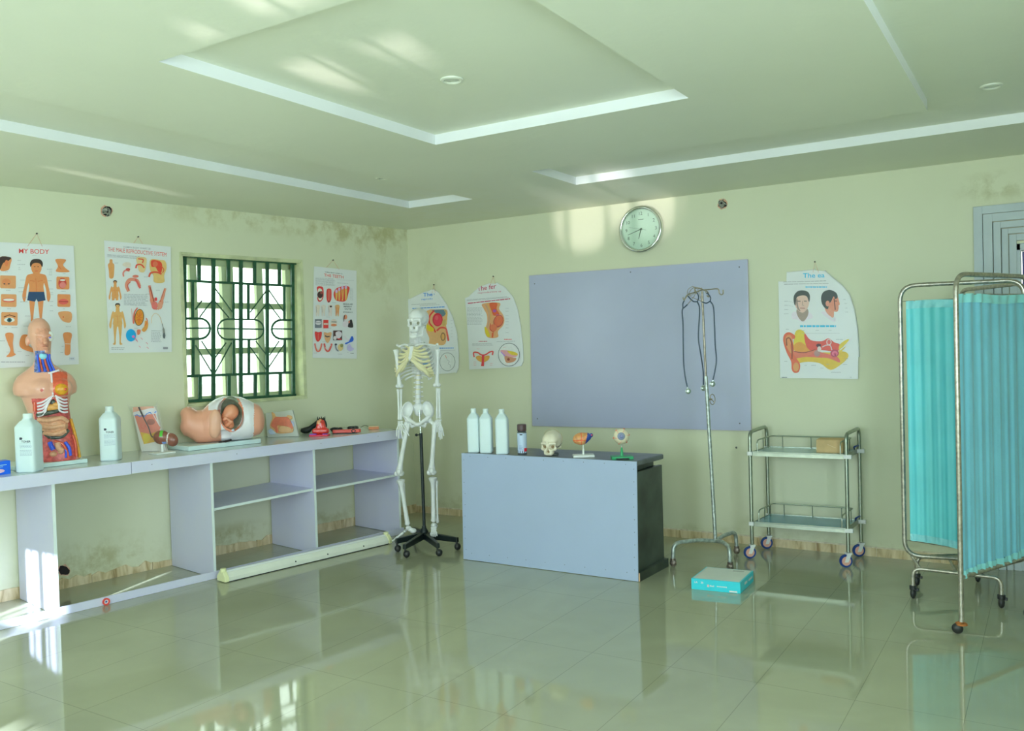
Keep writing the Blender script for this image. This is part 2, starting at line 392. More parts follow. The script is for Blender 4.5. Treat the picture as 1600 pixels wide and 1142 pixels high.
_r = _nt.nodes.new('ShaderNodeMapRange'); _r.inputs[1].default_value = .3; _r.inputs[2].default_value = .7; _r.inputs[3].default_value = .93; _r.inputs[4].default_value = 1.05; _L.new(_n.outputs['Fac'], _r.inputs[0])
_mx = _nt.nodes.new('ShaderNodeVectorMath'); _mx.operation = 'SCALE'; _L.new(_br.outputs['Color'], _mx.inputs[0]); _L.new(_r.outputs[0], _mx.inputs['Scale']); _L.new(_mx.outputs[0], _b.inputs['Base Color'])
_b.inputs['Roughness'].default_value = .05; _b.inputs['Specular IOR Level'].default_value = .75
_bp = _nt.nodes.new('ShaderNodeBump'); _bp.inputs['Strength'].default_value = .03; _bp.inputs['Distance'].default_value = .01; _L.new(_n.outputs['Fac'], _bp.inputs['Height']); _L.new(_bp.outputs['Normal'], _b.inputs['Normal'])
YF = -7.8; XR = 6.4; SF = 7.8/.9865
mb = MB(); fl = [W(SF+.3, -.25, 0), (XR+.2, YF-.2, 0), (XR+.2, .2, 0), W(-.4, -.25, 0)]
mb.prism([(p[0], p[1], -.12) for p in fl], (0, 0, .12)); mb.build('floor', m_floor, kind='structure', smooth=False, loc=(0, 0, 0))

# ceiling: low slabs at H around raised recesses at HU
rec = [(.79, 1.395, -6.6, -.955), (2.26, 5.35, -1.553, -.955), (4.53, 5.35, -6.6, -1.553), (2.222, 3.655, -4.22, -2.508)]
def inrec(x, y): return any(a < x < b and c < y < d for a, b, c, d in rec)
xs = sorted({-1.7, XR+.2, *[r[i] for r in rec for i in (0, 1)]}); ys = sorted({YF-.2, .2, *[r[i] for r in rec for i in (2, 3)]})
mb = MB(); cell = {}
for i in range(len(xs)-1):
    for j in range(len(ys)-1):
        x0, x1, y0, y1 = xs[i], xs[i+1], ys[j], ys[j+1]; r = inrec((x0+x1)/2, (y0+y1)/2); cell[i, j] = r; z = HU if r else H
        mb.add([(x0, y0, z), (x0, y1, z), (x1, y1, z), (x1, y0, z)], [(0, 1, 2, 3)], 0)
for (i, j), r in cell.items():
    if not r: continue
    x0, x1, y0, y1 = xs[i], xs[i+1], ys[j], ys[j+1]
    for di, dj, a, b in ((-1, 0, (x0, y0), (x0, y1)), (1, 0, (x1, y1), (x1, y0)), (0, -1, (x1, y0), (x0, y0)), (0, 1, (x0, y1), (x1, y1))):
        if not cell.get((i+di, j+dj), True): mb.add([(*a, H), (*b, H), (*b, HU), (*a, HU)], [(0, 1, 2, 3)], 1)
mb.box(-1.7, XR+.2, YF-.2, .2, HU+.002, HU+.15, 0)
mb.build('ceiling', [m_ceil, m_fascia], kind='structure', smooth=False, loc=(0, 0, H))

# left wall with the window hole
S0, S1, Z0, Z1 = 1.175, 2.213, 1.143, 2.253
SW0, SW1 = 5.0, 6.25
mb = MB(); T = -.2
mb.wbox(-.25, S0, T, 0, 0, 2.7); mb.wbox(S0, S1, T, 0, 0, Z0); mb.wbox(S0, S1, T, 0, Z1, 2.7); mb.wbox(S1, SW0, T, 0, 0, 2.7)
mb.wbox(SW0, SW1, T, 0, 0, 1.1); mb.wbox(SW0, SW1, T, 0, 2.3, 2.7); mb.wbox(SW1, SF+.2, T, 0, 0, 2.7)
mb.build('wall_left', m_wl, kind='structure', smooth=False, loc=(0, 0, 0))
# back wall with the doorway
DX0, DX1, DZ = 4.83, 5.72, 2.06
mb = MB(); mb.box(.0, DX0, 0, .2, 0, 2.7).box(DX0, DX1, 0, .2, DZ, 2.7).box(DX1, XR+.2, 0, .2, 0, 2.7)
mb.build('wall_back', m_wb, kind='structure', smooth=False, loc=(0, 0, 0))
mb = MB(); mb.box(XR, XR+.15, YF-.2, -6.75, 0, 2.7).box(XR, XR+.15, -5.05, 0, 0, 2.7).box(XR, XR+.15, -6.75, -5.05, 0, .95).box(XR, XR+.15, -6.75, -5.05, 2.35, 2.7); mb.build('wall_right', m_wb, kind='structure', smooth=False)
mb = MB(); wins = [(.93, 1.47), (2.35, 3.7), (4.5, 5.8)]
xs = [-1.6]+[q for w in wins for q in w]+[XR+.2]
for i in range(0, len(xs), 2): mb.box(xs[i], xs[i+1], YF-.15, YF, 0, 2.7)
wz = [1.0, .06, .06]; wt = [2.05, 2.3, 2.3]  # unseen openings; two reach down so sun bounces off the floor to the ceiling
for (a, b), z, z2 in zip(wins, wz, wt): mb.box(a, b, YF-.15, YF, 0, z).box(a, b, YF-.15, YF, z2, 2.7)
front_wall = mb.build('wall_front', m_wb, kind='structure', smooth=False)

# skirting: strip of veined marble tile
m_sk = bpy.data.materials.new('marble_skirting'); m_sk.use_nodes = True
_nt = m_sk.node_tree; _L = _nt.links; _b = _nt.nodes['Principled BSDF']; _g = _nt.nodes.new('ShaderNodeNewGeometry')
_mp = _nt.nodes.new('ShaderNodeMapping'); _mp.inputs['Scale'].default_value = (14, 14, 3.5); _L.new(_g.outputs['Position'], _mp.inputs['Vector'])
_n = _nt.nodes.new('ShaderNodeTexNoise'); _n.inputs['Scale'].default_value = 1; _n.inputs['Detail'].default_value = 7; _n.inputs['Distortion'].default_value = 1.2; _L.new(_mp.outputs[0], _n.inputs['Vector'])
_r = _nt.nodes.new('ShaderNodeValToRGB'); e = _r.color_ramp.elements; e[0].position = .3; e[0].color = (*A(112, 104, 66), 1); e[1].position = .62; e[1].color = (*A(166, 172, 138), 1); e.new(.45).color = (*A(148, 150, 110), 1)
_L.new(_n.outputs['Fac'], _r.inputs['Fac']); _L.new(_r.outputs['Color'], _b.inputs['Base Color']); _b.inputs['Roughness'].default_value = .3
m_grout = mat('dirty_grout', A(170, 176, 150), .8, var=.25, scale=30)
mb = MB(); x = .0; rnd = random.Random(3)
while x < DX0-.24:
    w = min(.4, DX0-.24-x); mb.box(x, x+w-.004, -.012, 0, 0, .058, 0); x += .4
mb.box(0, DX0-.24, -.008, 0, 0, .066, 1)
mb.build('baseboard_back', [m_sk, m_grout], kind='structure', smooth=False)
mb = MB(); s = .0
while s < 4.6:                     # chipped upper edge, plaster smeared over it
    w = .42; pts = [W(s+.002, .012, 0), W(s+w-.002, .012, 0)]
    n = 9; top = []
    for k in range(n+1):
        q = s+w-.002-(w-.004)*k/n; broken = .035*(rnd.random() if (2.25 < q < 3.3 or 1.6 < q < 2.0) else .15*rnd.random()); top.append(W(q, .012, .075-broken))
    mb.prism(pts+top, WN*-.012, 0); s += w
mb.build('baseboard_left', [m_sk, m_grout], kind='structure', smooth=False)

# ------------------------------------------------------------------ window in the left wall
m_alu = mat('cream_window_frame', (.64, .72, .46), .45, var=.06, scale=12)
m_reveal = mat('window_reveal', (.68, .70, .44), .7, var=.22, scale=9)
m_grille = mat('green_grille_paint', (.026, .11, .055), .45, var=.3, scale=30)
m_glass = bpy.data.materials.new('window_glass'); m_glass.use_nodes = True
_nt = m_glass.node_tree; _nt.nodes.remove(_nt.nodes['Principled BSDF']); _o = _nt.nodes['Material Output']
_t = _nt.nodes.new('ShaderNodeBsdfTransparent'); _t.inputs[0].default_value = (.93, 1, .96, 1); _gl = _nt.nodes.new('ShaderNodeBsdfGlossy'); _gl.inputs['Roughness'].default_value = .03
_m = _nt.nodes.new('ShaderNodeMixShader'); _m.inputs[0].default_value = .07; _nt.links.new(_t.outputs[0], _m.inputs[1]); _nt.links.new(_gl.outputs[0], _m.inputs[2]); _nt.links.new(_m.outputs[0], _o.inputs[0])
win = props(bpy.data.objects.new('window_1', None), kind='structure'); COL.objects.link(win); win.location = Vector(W((S0+S1)/2, -.1, Z0))
mb = MB(); r = .012                # plaster lining round the hole
mb.wbox(S0, S0+r, -.2, .004, Z0, Z1).wbox(S1-r, S1, -.2, .004, Z0, Z1).wbox(S0, S1, -.2, .004, Z1-r, Z1).wbox(S0, S1, -.2, .004, Z0, Z0+r)
b_ = .016
mb.wbox(S0-b_, S0, 0, .006, Z0-b_, Z1+b_).wbox(S1, S1+b_, 0, .006, Z0-b_, Z1+b_).wbox(S0, S1, 0, .006, Z1, Z1+b_).wbox(S0-b_, S1, 0, .01, Z0-b_, Z0)
mb.build('window_lining', m_reveal, win, smooth=False, bevel=.002)
mb = MB(); o0, o1 = -.16, -.12
def sz(zx, zy, o):                 # pixel of the window crop -> wall coordinates
    p = left(270+zx/4.232, 370+zy/4.232, o); return float(p@WD), float(p[2])
cols = [sz(140, 600, -.14)[0], sz(362, 600, -.14)[0], sz(575, 600, -.14)[0], sz(760, 600, -.14)[0]]
rows = [sz(300, 455, -.14)[1], sz(300, 757, -.14)[1]]
fw = .03
mb.wbox(S0+.012, S0+.05, o0, o1, Z0+.012, Z1-.012).wbox(S1-.05, S1-.012, o0, o1, Z0+.012, Z1-.012).wbox(S0+.012, S1-.012, o0, o1, Z0+.012, Z0+.055).wbox(S0+.012, S1-.012, o0, o1, Z1-.06, Z1-.012)
for k, c in enumerate(cols):
    w = (.028, .050, .030, .024)[k]; mb.wbox(c-w, c+w, o0-.005*(k % 2), o1+.008*(k % 2), Z0+.05, Z1-.06)
for z in rows: mb.wbox(S0+.05, S1-.05, o0+.008, o1-.008, z-.024, z+.024)
mb.build('window_frame', m_alu, win, smooth=False, bevel=.003)
edges = [S1-.05, *cols, S0+.05]
zz = [Z0+.055, *sorted(rows), Z1-.06]
for i in range(len(edges)-1):
    mb = MB()
    for j in range(3): mb.wbox(min(edges[i:i+2])+.012, max(edges[i:i+2])-.012, -.141, -.137, zz[j]+.012, zz[j+1]-.012)
    mb.build('window_pane', m_glass, win, smooth=False)
# the wrought grille
GO = -.035
def G(x, y): return left(270+x/4.232, 370+y/4.232, GO)
mb = MB()
def gbar(pts, w, t=.010):
    P = [G(*p) for p in pts]
    for a, b in zip(P[:-1], P[1:]):
        d = (b-a)/np.linalg.norm(b-a); n = np.cross(d, WN); q = w/2
        mb.hexa([a-n*q-WN*t/2, a-n*q+WN*t/2, a+n*q+WN*t/2, a+n*q-WN*t/2, b-n*q-WN*t/2, b-n*q+WN*t/2, b+n*q+WN*t/2, b+n*q-WN*t/2])
m_ = .022
gbar([(77, 112), (77, 1098)], .026, .02); gbar([(66, 124), (812, 176)], .024, .02); gbar([(790, 170), (797, 1050)], .026, .02); gbar([(72, 1088), (812, 1046)], .022, .02)
gbar([(80, 290), (795, 325)], .018); gbar([(80, 922), (800, 896)], .020)
for x, y0, y1 in ((268, 130, 1085), (450, 145, 1075), (624, 155, 1065)): gbar([(x, y0), (x, y1)], .028, .016)
for x, y0, y1 in ((173, 130, 292), (367, 140, 305), (540, 150, 315), (704, 160, 322), (180, 920, 1080), (371, 912, 1070), (545, 905, 1060), (711, 898, 1055)): gbar([(x, y0), (x, y1)], .026, .014)
for x, y0, y1 in ((131, 292, 540), (400, 305, 540), (499, 312, 545), (737, 322, 548), (134, 676, 920), (402, 680, 912), (503, 680, 905), (740, 676, 898)): gbar([(x, y0), (x, y1)], .019, .012)
def arc(cx, cy, rx, ry, a0, a1, n=10): return [(cx+rx*math.cos(math.radians(a0+(a1-a0)*k/n)), cy+ry*math.sin(math.radians(a0+(a1-a0)*k/n))) for k in range(n+1)]
mb.tube([G(*p) for p in [(88, 540)]+arc(180, 607, 66, 67, -90, 90)+[(88, 675)]], .009, 6)
mb.tube([G(*p) for p in arc(362, 611, 66, 67, 90, 270)+arc(536, 613, 66, 66, -90, 90)], .007, 6, closed=True)
mb.tube([G(*p) for p in [(787, 550)]+arc(720, 612, 66, 63, 270, 90)+[(787, 675)]], .009, 6)
for a, b in (((88, 605), (245, 603)), ((297, 606), (602, 611)), ((655, 608), (787, 610))): gbar([a, b], .012)
for a, b in (((150, 480), (192, 422)), ((178, 530), (262, 418)), ((272, 330), (395, 500)), ((277, 425), (372, 535)), ((510, 500), (617, 358)), ((540, 542), (620, 442)), ((634, 350), (745, 512)), ((634, 440), (712, 542)),
             ((190, 688), (262, 800)), ((150, 716), (262, 902)), ((277, 902), (388, 700)), ((277, 802), (352, 700)), ((548, 688), (620, 782)), ((512, 728), (620, 882)), ((634, 862), (742, 702)), ((640, 782), (702, 690))): mb.tube([G(*a), G(*b)], .0055, 5)
mb.build('window_grille', m_grille, win, smooth=False)
# front windows (behind the viewpoint)
for k, (a, b) in enumerate(wins):
    w_ = props(bpy.data.objects.new('window_%d' % (k+2), None), kind='structure'); COL.objects.link(w_); w_.location = ((a+b)/2, YF-.07, 1.0); mb = MB()
    zb_ = wz[k]
    for x in (a+.02, (a+b)/2, b-.02): mb.box(x-.02, x+.02, YF-.1, YF-.06, zb_, wt[k])
    for z in (zb_+.02, 1.55, wt[k]-.02): mb.box(a, b, YF-.1, YF-.06, z-.02, z+.02)
    nb = 9 if k else 5
    for q in range(1, nb): mb.box(a+q*(b-a)/nb-.009, a+q*(b-a)/nb+.009, YF-.04, YF-.02, zb_, wt[k])
    mb.build('window_frame', m_alu, w_, smooth=False)
w_ = props(bpy.data.objects.new('window_5', None), kind='structure'); COL.objects.link(w_); w_.location = Vector(W(5.6, -.1, 1.1)); mb = MB()
for s in (SW0+.02, (SW0+SW1)/2, SW1-.02): mb.wbox(s-.02, s+.02, -.16, -.12, 1.1, 2.3)
for z in (1.12, 1.7, 2.28): mb.wbox(SW0, SW1, -.16, -.12, z-.02, z+.02)
mb.build('window_frame', m_alu, w_, smooth=False)
w_ = props(bpy.data.objects.new('window_6', None), kind='structure'); COL.objects.link(w_); w_.location = (XR+.08, -5.9, .95); mb = MB()  # unseen opening added in the right wall for its lamp
for y in (-6.73, -5.9, -5.07): mb.box(XR+.04, XR+.08, y-.02, y+.02, .95, 2.35)
for z in (.97, 1.65, 2.33): mb.box(XR+.04, XR+.08, -6.75, -5.05, z-.02, z+.02)
mb.build('window_frame', m_alu, w_, smooth=False)
# ground outside, and an added unseen roof keeping sun off the other front openings
mb = MB(); mb.box(2.3, 9, -10.9, YF-.14, 2.42, 2.52).box(XR+.14, 9, YF-.14, -4, 2.42, 2.52); mb.build('veranda_roof', mat('pale_render', (.6, .6, .52), .9, var=.1), kind='structure', smooth=False)
mb = MB(); mb.box(2.35, 2.5, -10.8, -10.65, -.3, 2.42).box(8.7, 8.85, -10.8, -10.65, -.3, 2.42); mb.build('veranda_post', mat('pale_render', (.6, .6, .52)), kind='structure', smooth=False)
mb = MB(); mb.box(-40, 40, -40, 40, -.5, -.3); mb.build('ground', mat('dry_ground', (.45, .42, .34), .9, var=.2), kind='structure', smooth=False)

# ------------------------------------------------------------------ doorway with stepped moulding
m_door = mat('pale_blue_woodwork', (.56, .62, .66), .5, var=.06, scale=6)
m_dgap = mat('moulding_shadow_gap', A(140, 150, 124), .8)  # darker strips put the shade between moulding steps into the colour
door = props(bpy.data.objects.new('door_1', None), kind='structure'); COL.objects.link(door); door.location = ((DX0+DX1)/2, 0, 0)
mb = MB()
steps = [(.0, .032), (.055, .045), (.11, .034), (.155, .022), (.195, .012)]
oz = 2.31; ox = 4.617; RX = 5.94
for i, (d, t) in enumerate(steps):
    e = steps[i+1][0] if i < len(steps)-1 else .24
    x0, x1 = ox+d, ox+e; z1 = oz-d*.98; z0 = oz-e*.98
    mb.box(x0, x1-.004, -t, 0, 0, z1, 0); mb.box(x1-.004, RX-e+.004, -t, 0, z0+.004, z1, 0); mb.box(RX-e+.004, RX-d, -t, 0, 0, z1, 0)
    mb.box(x0, RX-d, -t+.004, 0, z0, z0+.003, 1)
mb.build('door_casing', [m_door, m_dgap], door, smooth=False, bevel=.002)
mb = MB(); mb.box(DX0, DX0+.045, -.005, .12, 0, DZ).box(DX1-.045, DX1, -.005, .12, 0, DZ).box(DX0, DX1, -.005, .12, DZ-.045, DZ)
mb.build('door_frame', m_door, door, smooth=False, bevel=.004)
mb = MB(); mb.box(DX0+.05, DX1-.05, .03, .07, .01, DZ-.05, 0)
for z0, z1 in ((.2, .9), (1.05, 1.9)): mb.box(DX0+.15, DX1-.15, .022, .03, z0, z1, 0)
mb.build('door_leaf', mat('dark_blue_door', A(34, 40, 96), .3, var=.1), door, smooth=False, bevel=.006)
mb = MB(); mb.box(DX1-.14, DX1-.1, .0, .03, .98, 1.12).tube([(DX1-.12, .0, 1.06), (DX1-.12, -.05, 1.06), (DX1-.24, -.05, 1.06)], .008, 8)
mb.build('door_handle', mat('brushed_metal', (.6, .62, .6), .3, 1), door)

# ------------------------------------------------------------------ ceiling downlights
m_lamp = mat('downlight_white', (.72, .74, .62), .35); m_lens = mat('frosted_lens', (.6, .64, .55), .25, spec=.6)
def downlight(x, y, z, label):
    t = thing('ceiling_downlight', label, 'ceiling light', (x, y, z))
    mb = MB(); mb.lathe([(.033, -.001), (.033, -.004), (.040, -.009), (.049, -.006), (.050, 0)][::-1], (x, y, z), 32); mb.build('trim_ring', m_lamp, t)
    mb = MB(); mb.lathe([(.033, -.002), (.031, -.003), (.02, -.005), (.002, -.006)][::-1], (x, y, z), 32); mb.build('lens', m_lens, t)
p = flo(706, 124, HU); downlight(p[0], p[1], HU, 'round unlit downlight inside the square ceiling recess, nearest the light patches')
p = flo(1549, 134, HU); downlight(p[0], p[1], HU, 'round unlit downlight at the upper right of the ceiling, above the folding screen')
downlight(1.24, -1.79, HU, 'small far downlight in the narrow ceiling recess beside the left wall')

q = back(1151, 699, 0); t = thing('wall_nail', 'single dark nail in the back wall between the drip stand and the trolley', 'nail', q)
MB().tube([q+[0, .01, 0], q-[0, .008, 0]], .004, 8).build('shaft', mat('dark_nail', A(60, 66, 70), .5, .3), t); MB().ell(q-[0, .009, 0], (.0075, .004, .0075), 0, n=10, h=6).build('head', mat('dark_nail', A(60, 66, 70), .5, .3), t)
# ================================================================== BUILT-IN COUNTER
m_lam = mat('lavender_laminate', (.74, .73, .95), .3, var=.03, scale=3)
m_lam2 = mat('worktop_laminate', (.62, .66, .66), .16, var=.04, scale=4, spec=.7)
m_edge = mat('pale_edge_band', A(172, 206, 194), .4)
m_chip = mat('raw_board_edge', A(150, 150, 96), .8, var=.2)
m_pin = mat('dark_nail', A(60, 66, 70), .5, .3)
ct = thing('storage_counter', 'long lavender open-shelved storage counter running along the left wall', 'counter', W(2.4, .3, 0))
ZT = .855; OF = .628; E0, E1 = .70, 4.45
mb = MB(); mb.wbox(E0, E1, .002, OF, ZT-.02, ZT, 0); mb.build('worktop', m_lam2, ct, smooth=False, bevel=.0015)
mb = MB(); mb.wbox(E0, 2.93, OF, OF+.012, ZT-.072, ZT, 0); mb.wbox(2.934, E1, OF, OF+.013, ZT-.075, ZT, 0)
mb.build('front_edge', m_lam, ct, smooth=False)
for q in (.95, 1.5, 2.2, 2.8): MB().ell(W(q, OF+.012, ZT-.03), .003, 0, n=8, h=5).build('nail', m_pin, ct)
for q, (ob, of) in zip((.72, 1.545, 2.376, 3.385, 4.4), ((.03, .61),)*5):
    mb = MB(); mb.wbox(q-.009, q+.009, ob, of-.002, .003, ZT-.02, 0).wbox(q-.009, q+.009, of-.002, of, .003, ZT-.07, 1)
    mb.build('divider_panel', [m_lam, m_edge], ct, smooth=False)
for q0, q1, zr, zl, fo in ((.73, 1.536, .475, .462, .60), (1.555, 2.366, .474, .452, .59)):
    mb = MB(); t = .017
    P = lambda s, o, z: W(s, o, z)
    mb.hexa([P(q1, .03, zl), P(q1, fo, zl), P(q0, fo, zr), P(q0, .03, zr), P(q1, .03, zl+t), P(q1, fo, zl+t), P(q0, fo, zr+t), P(q0, .03, zr+t)], 0)
    mb.hexa([P(q1, fo, zl), P(q1, fo+.003, zl), P(q0, fo+.003, zr), P(q0, fo, zr), P(q1, fo, zl+t), P(q1, fo+.003, zl+t), P(q0, fo+.003, zr+t), P(q0, fo, zr+t)], 1)
    mb.build('shelf', [m_lam, m_edge], ct, smooth=False)
mb = MB(); mb.wbox(E0, E1, OF-.012, OF, 0.001, .05, 0)
mb.build('kick_board', m_lam, ct, smooth=False, bevel=.001)
# round sticker roll on the kick board
p = on(166, 946, WN, OF+.006); t = thing('round_sticker', 'small red and white round tag on the floor against the kick board', 'sticker', (p[0], p[1], 0))
Rw = Matrix(((WD[0], 0, WN[0]), (WD[1], 0, WN[1]), (0, 1, 0)))
mb = MB(); c = W(p@WD, OF+.002, .022); mb.lathe([(.022, 0), (.022, .010), (.013, .010), (.013, 0)], c, 24, 0, R=Rw); mb.build('red_ring', mat('tag_red', A(226, 84, 74), .4), t)
mb = MB(); mb.lathe([(.013, .0), (.013, .006)], c, 20, 0, R=Rw); mb.lathe([(.006, .006), (.005, .009)], c, 12, 1, R=Rw); mb.build('centre', [mat('tag_white', A(214, 222, 226), .4), mat('tag_blue', A(40, 50, 110), .4)], t)
# fluorescent batten lying on the floor
p0 = flo(352, 908); p1 = flo(612, 851); s0, s1 = p0@WD, p1@WD; oo = .70
t = thing('fluorescent_batten', 'cream fluorescent tube fitting lying on the floor along the counter', 'light fitting', W((s0+s1)/2, oo, 0))
m_bat = mat('cream_enamel', A(196, 216, 190), .35, var=.05); m_blk = mat('black_plastic', A(22, 28, 26), .4)
mb = MB(); prof = [(-.045, .004), (.045, .004), (.045, .03), (.02, .062), (-.02, .062), (-.045, .03)]
a0 = .80; b0 = .745
def bp_(s, o, z): 
    k = (s-s1)/(s0-s1); return W(s, (b0+(oo+.012-b0)*k)+.03+o, z)
mb.prism([bp_(s1, o, z) for o, z in prof], bp_(s0, 0, 0)-bp_(s1, 0, 0), 0); mb.build('housing', m_bat, t, smooth=False, bevel=.003)
mb = MB(); mb.prism([bp_(s1, o, z) for o, z in ((-.046, 0), (.046, 0), (.046, .006), (-.046, .006))], bp_(s0, 0, 0)-bp_(s1, 0, 0), 0)
mb.build('base_strip', m_blk, t, smooth=False)
for e, s_ in ((s0, 1), (s1, -1)):
    mb = MB(); mb.prism([bp_(e, o*1.15, z*1.12) for o, z in prof], bp_(e+.03*s_, 0, 0)-bp_(e, 0, 0), 0)
    mb.tube([bp_(e+.012*s_, -.0, .06), bp_(e+.012*s_, -.0, .088)], .02, 10); mb.build('end_holder', mat('yellowed_plastic', A(200, 214, 160), .4), t, bevel=.003)
mb = MB(); mb.tube([bp_(s0, 0, .06), bp_(s1, 0, .06)], .013, 12); mb.build('tube', mat('white_tube', A(210, 226, 214), .2), t)
for k in (.42, .62, .18): MB().ell(bp_(s1+(s0-s1)*k, .047, .03+.008*k), (.006, .003, .006), 0, n=8, h=6).build('fixing', m_blk, t)

# ---- broken open sockets in the walls
m_cav = mat('dark_cavity', A(24, 22, 22), .9); m_wire = mat('grey_wire_box', A(112, 128, 112), .6, var=.4, scale=60); m_rust = mat('broken_plaster_rim', A(176, 150, 120), .9, var=.3, scale=60)
def wall_hole(fn, px, py, r, label, seed, cat='wall hole', grey=True):
    rr = random.Random(seed); c = fn(px, py, .0); u = fn(px+10, py, 0)-c; u /= np.linalg.norm(u); n = fn(px, py, .01)-fn(px, py, 0)
    n = WN if fn is left else np.array([0, -1., 0]); up = np.array([0, 0, 1.])
    t = thing('electrical_box', label, 'wall socket', c)
    def ring(k, rad, j): return [c+n*k+(u*math.cos(a)+up*math.sin(a))*rad*(1+j*rr.uniform(-1, 1)) for a in [2*math.pi*i/14 for i in range(14)]]
    mb = MB(); mb.prism([p for p in ring(.0003, r*1.1, .16)], n*.0015, 0); mb.build('broken_rim', m_rust, t, smooth=False)
    mb = MB(); mb.prism([p for p in ring(.002, r*.92, .2)], n*.0015, 0); mb.build('cavity', m_cav, t, smooth=False)  # flat dark disc; the hole's inner shade is put into its colour
    if grey:
        mb = MB()
        for i in range(7):
            a = rr.uniform(0, 6.28); b = a+rr.uniform(1.5, 3.5); q = [c+n*.004+(u*math.cos(a)+up*math.sin(a))*r*rr.uniform(.5, 1.1), c+n*(.012+.01*rr.random())+(u*math.cos((a+b)/2)+up*math.sin((a+b)/2))*r*.5, c+n*.005+(u*math.cos(b)+up*math.sin(b))*r*rr.uniform(.3, 1.05)]
            mb.tube(spline(q, 4), .004, 6)
        for i in range(3): mb.ell(c+n*.008+(u*rr.uniform(-.4, .4)+up*rr.uniform(-.4, .4))*r, (r*.38, r*.3, r*.34), 0, n=8, h=6)
        mb.build('loose_wires', m_wire, t)
wall_hole(left, 166, 330, .036, 'open socket hole with loose wires high on the left wall above the second chart', 2)
wall_hole(back, 1129, 319, .034, 'open socket hole with loose wires high on the back wall right of the clock', 5)
wall_hole(left, 100, 891, .036, 'black broken socket hole low on the wall inside the open counter bay', 9, grey=False)

# ================================================================== WHITEBOARD AND CLOCK
x0, z0 = 1.300, .842; x1, z1 = 3.152, 2.094
t = thing('whiteboard', 'large pale lavender whiteboard fixed to the back wall above the desk', 'whiteboard', ((x0+x1)/2, -.01, z0))
m_board = mat('glossy_lavender_board', (.52, .54, .74), .22, var=.03, scale=2, spec=.6)
tl, bl, br, tr_ = [back(*q, .018) for q in ((827, 431), (832, 665), (1173, 672.5), (1167.5, 405.5))]
mb = MB(); mb.prism([bl, br, tr_, tl], (0, .016, 0), 0); mb.build('panel', m_board, t, smooth=False, bevel=.001)
mb = MB()
for a, b in ((bl, br), (br, tr_), (tr_, tl), (tl, bl)): mb.tube([a+[0, .004, 0], b+[0, .004, 0]], .005, 4)
mb.build('edge_trim', mat('grey_edge_trim', A(132, 142, 150), .4, .3), t, smooth=False)
for a in (bl+[.05, -.001, .06], br+[-.08, -.001, .05], tl+[.05, -.001, -.07], tr_+[-.06, -.001, -.05], (tl+tr_)/2+[0, -.001, -.03]): MB().ell(a, (.005, .002, .005), 0, n=8, h=6).build('screw', m_pin, t)

cc = back(1001, 358, .03); cc[1] = 0; R_ = .182
t = thing('wall_clock', 'round chrome-rimmed wall clock above the whiteboard', 'clock', (cc[0], 0, cc[2]-R_))
Rb = Matrix(((1, 0, 0), (0, 0, -1), (0, 1, 0)))     # lathe axis towards the room
m_chr = mat('chrome_rim', (.75, .78, .74), .12, 1.); m_face = mat('clock_face', A(184, 206, 186), .35); m_hand = mat('clock_print', A(58, 74, 62), .5)
mb = MB(); mb.lathe([(R_*.84, .02), (R_*.85, .038), (R_*.9, .048), (R_*.96, .046), (R_, .034), (R_*.985, .0), (R_*.84, .0)], cc, 64, R=Rb); mb.build('rim', m_chr, t, ang=60)
mb = MB(); mb.lathe([(R_*.845, .0), (R_*.845, .022), (.001, .022)], cc, 64, R=Rb); mb.build('dial', m_face, t)
mb = MB(); f_ = cc+np.array([0, -.0225, 0])
for k in range(1, 13):
    a = math.radians(30*k); r = R_*.68; h = .026; b = str(k); V, _ = text_geo(b, .0); w = (V[:, 0].max()-V[:, 0].min())*h/.72
    MB().text(b, f_+np.array([math.sin(a)*r-w/2, 0, math.cos(a)*r-h/2]), (1, 0, 0), (0, 0, 1), h).build('numeral', m_hand, t, smooth=False)
mb.box(f_[0]-.022, f_[0]+.022, f_[1]-.0003, f_[1], f_[2]+.074, f_[2]+.079)
mb.build('maker_line', m_hand, t, smooth=False)
def hand(ang, ln, w, z, tail, name):
    a = math.radians(ang); d = np.array([math.sin(a), 0, math.cos(a)]); s = np.array([math.cos(a), 0, -math.sin(a)]); c = cc+np.array([0, -z, 0])
    mb = MB(); mb.prism([c-d*tail-s*w, c-d*tail+s*w, c+d*ln+s*w*.5, c+d*ln-s*w*.5], (0, -.001, 0)); mb.lathe([(.007, 0), (.006, .004)], c, 12, R=Rb); mb.build(name, m_hand, t, smooth=False)
hand(252, .115, .0032, .026, .012, 'minute_hand'); hand(196, .076, .0042, .024, .01, 'hour_hand'); hand(283, .10, .0008, .029, .045, 'second_hand')
m_cgl = m_glass
mb = MB(); mb.lathe([(R_*.85, .034), (R_*.85, .0352), (.001, .0362)], cc, 48, R=Rb); mb.build('glass', m_cgl, t)

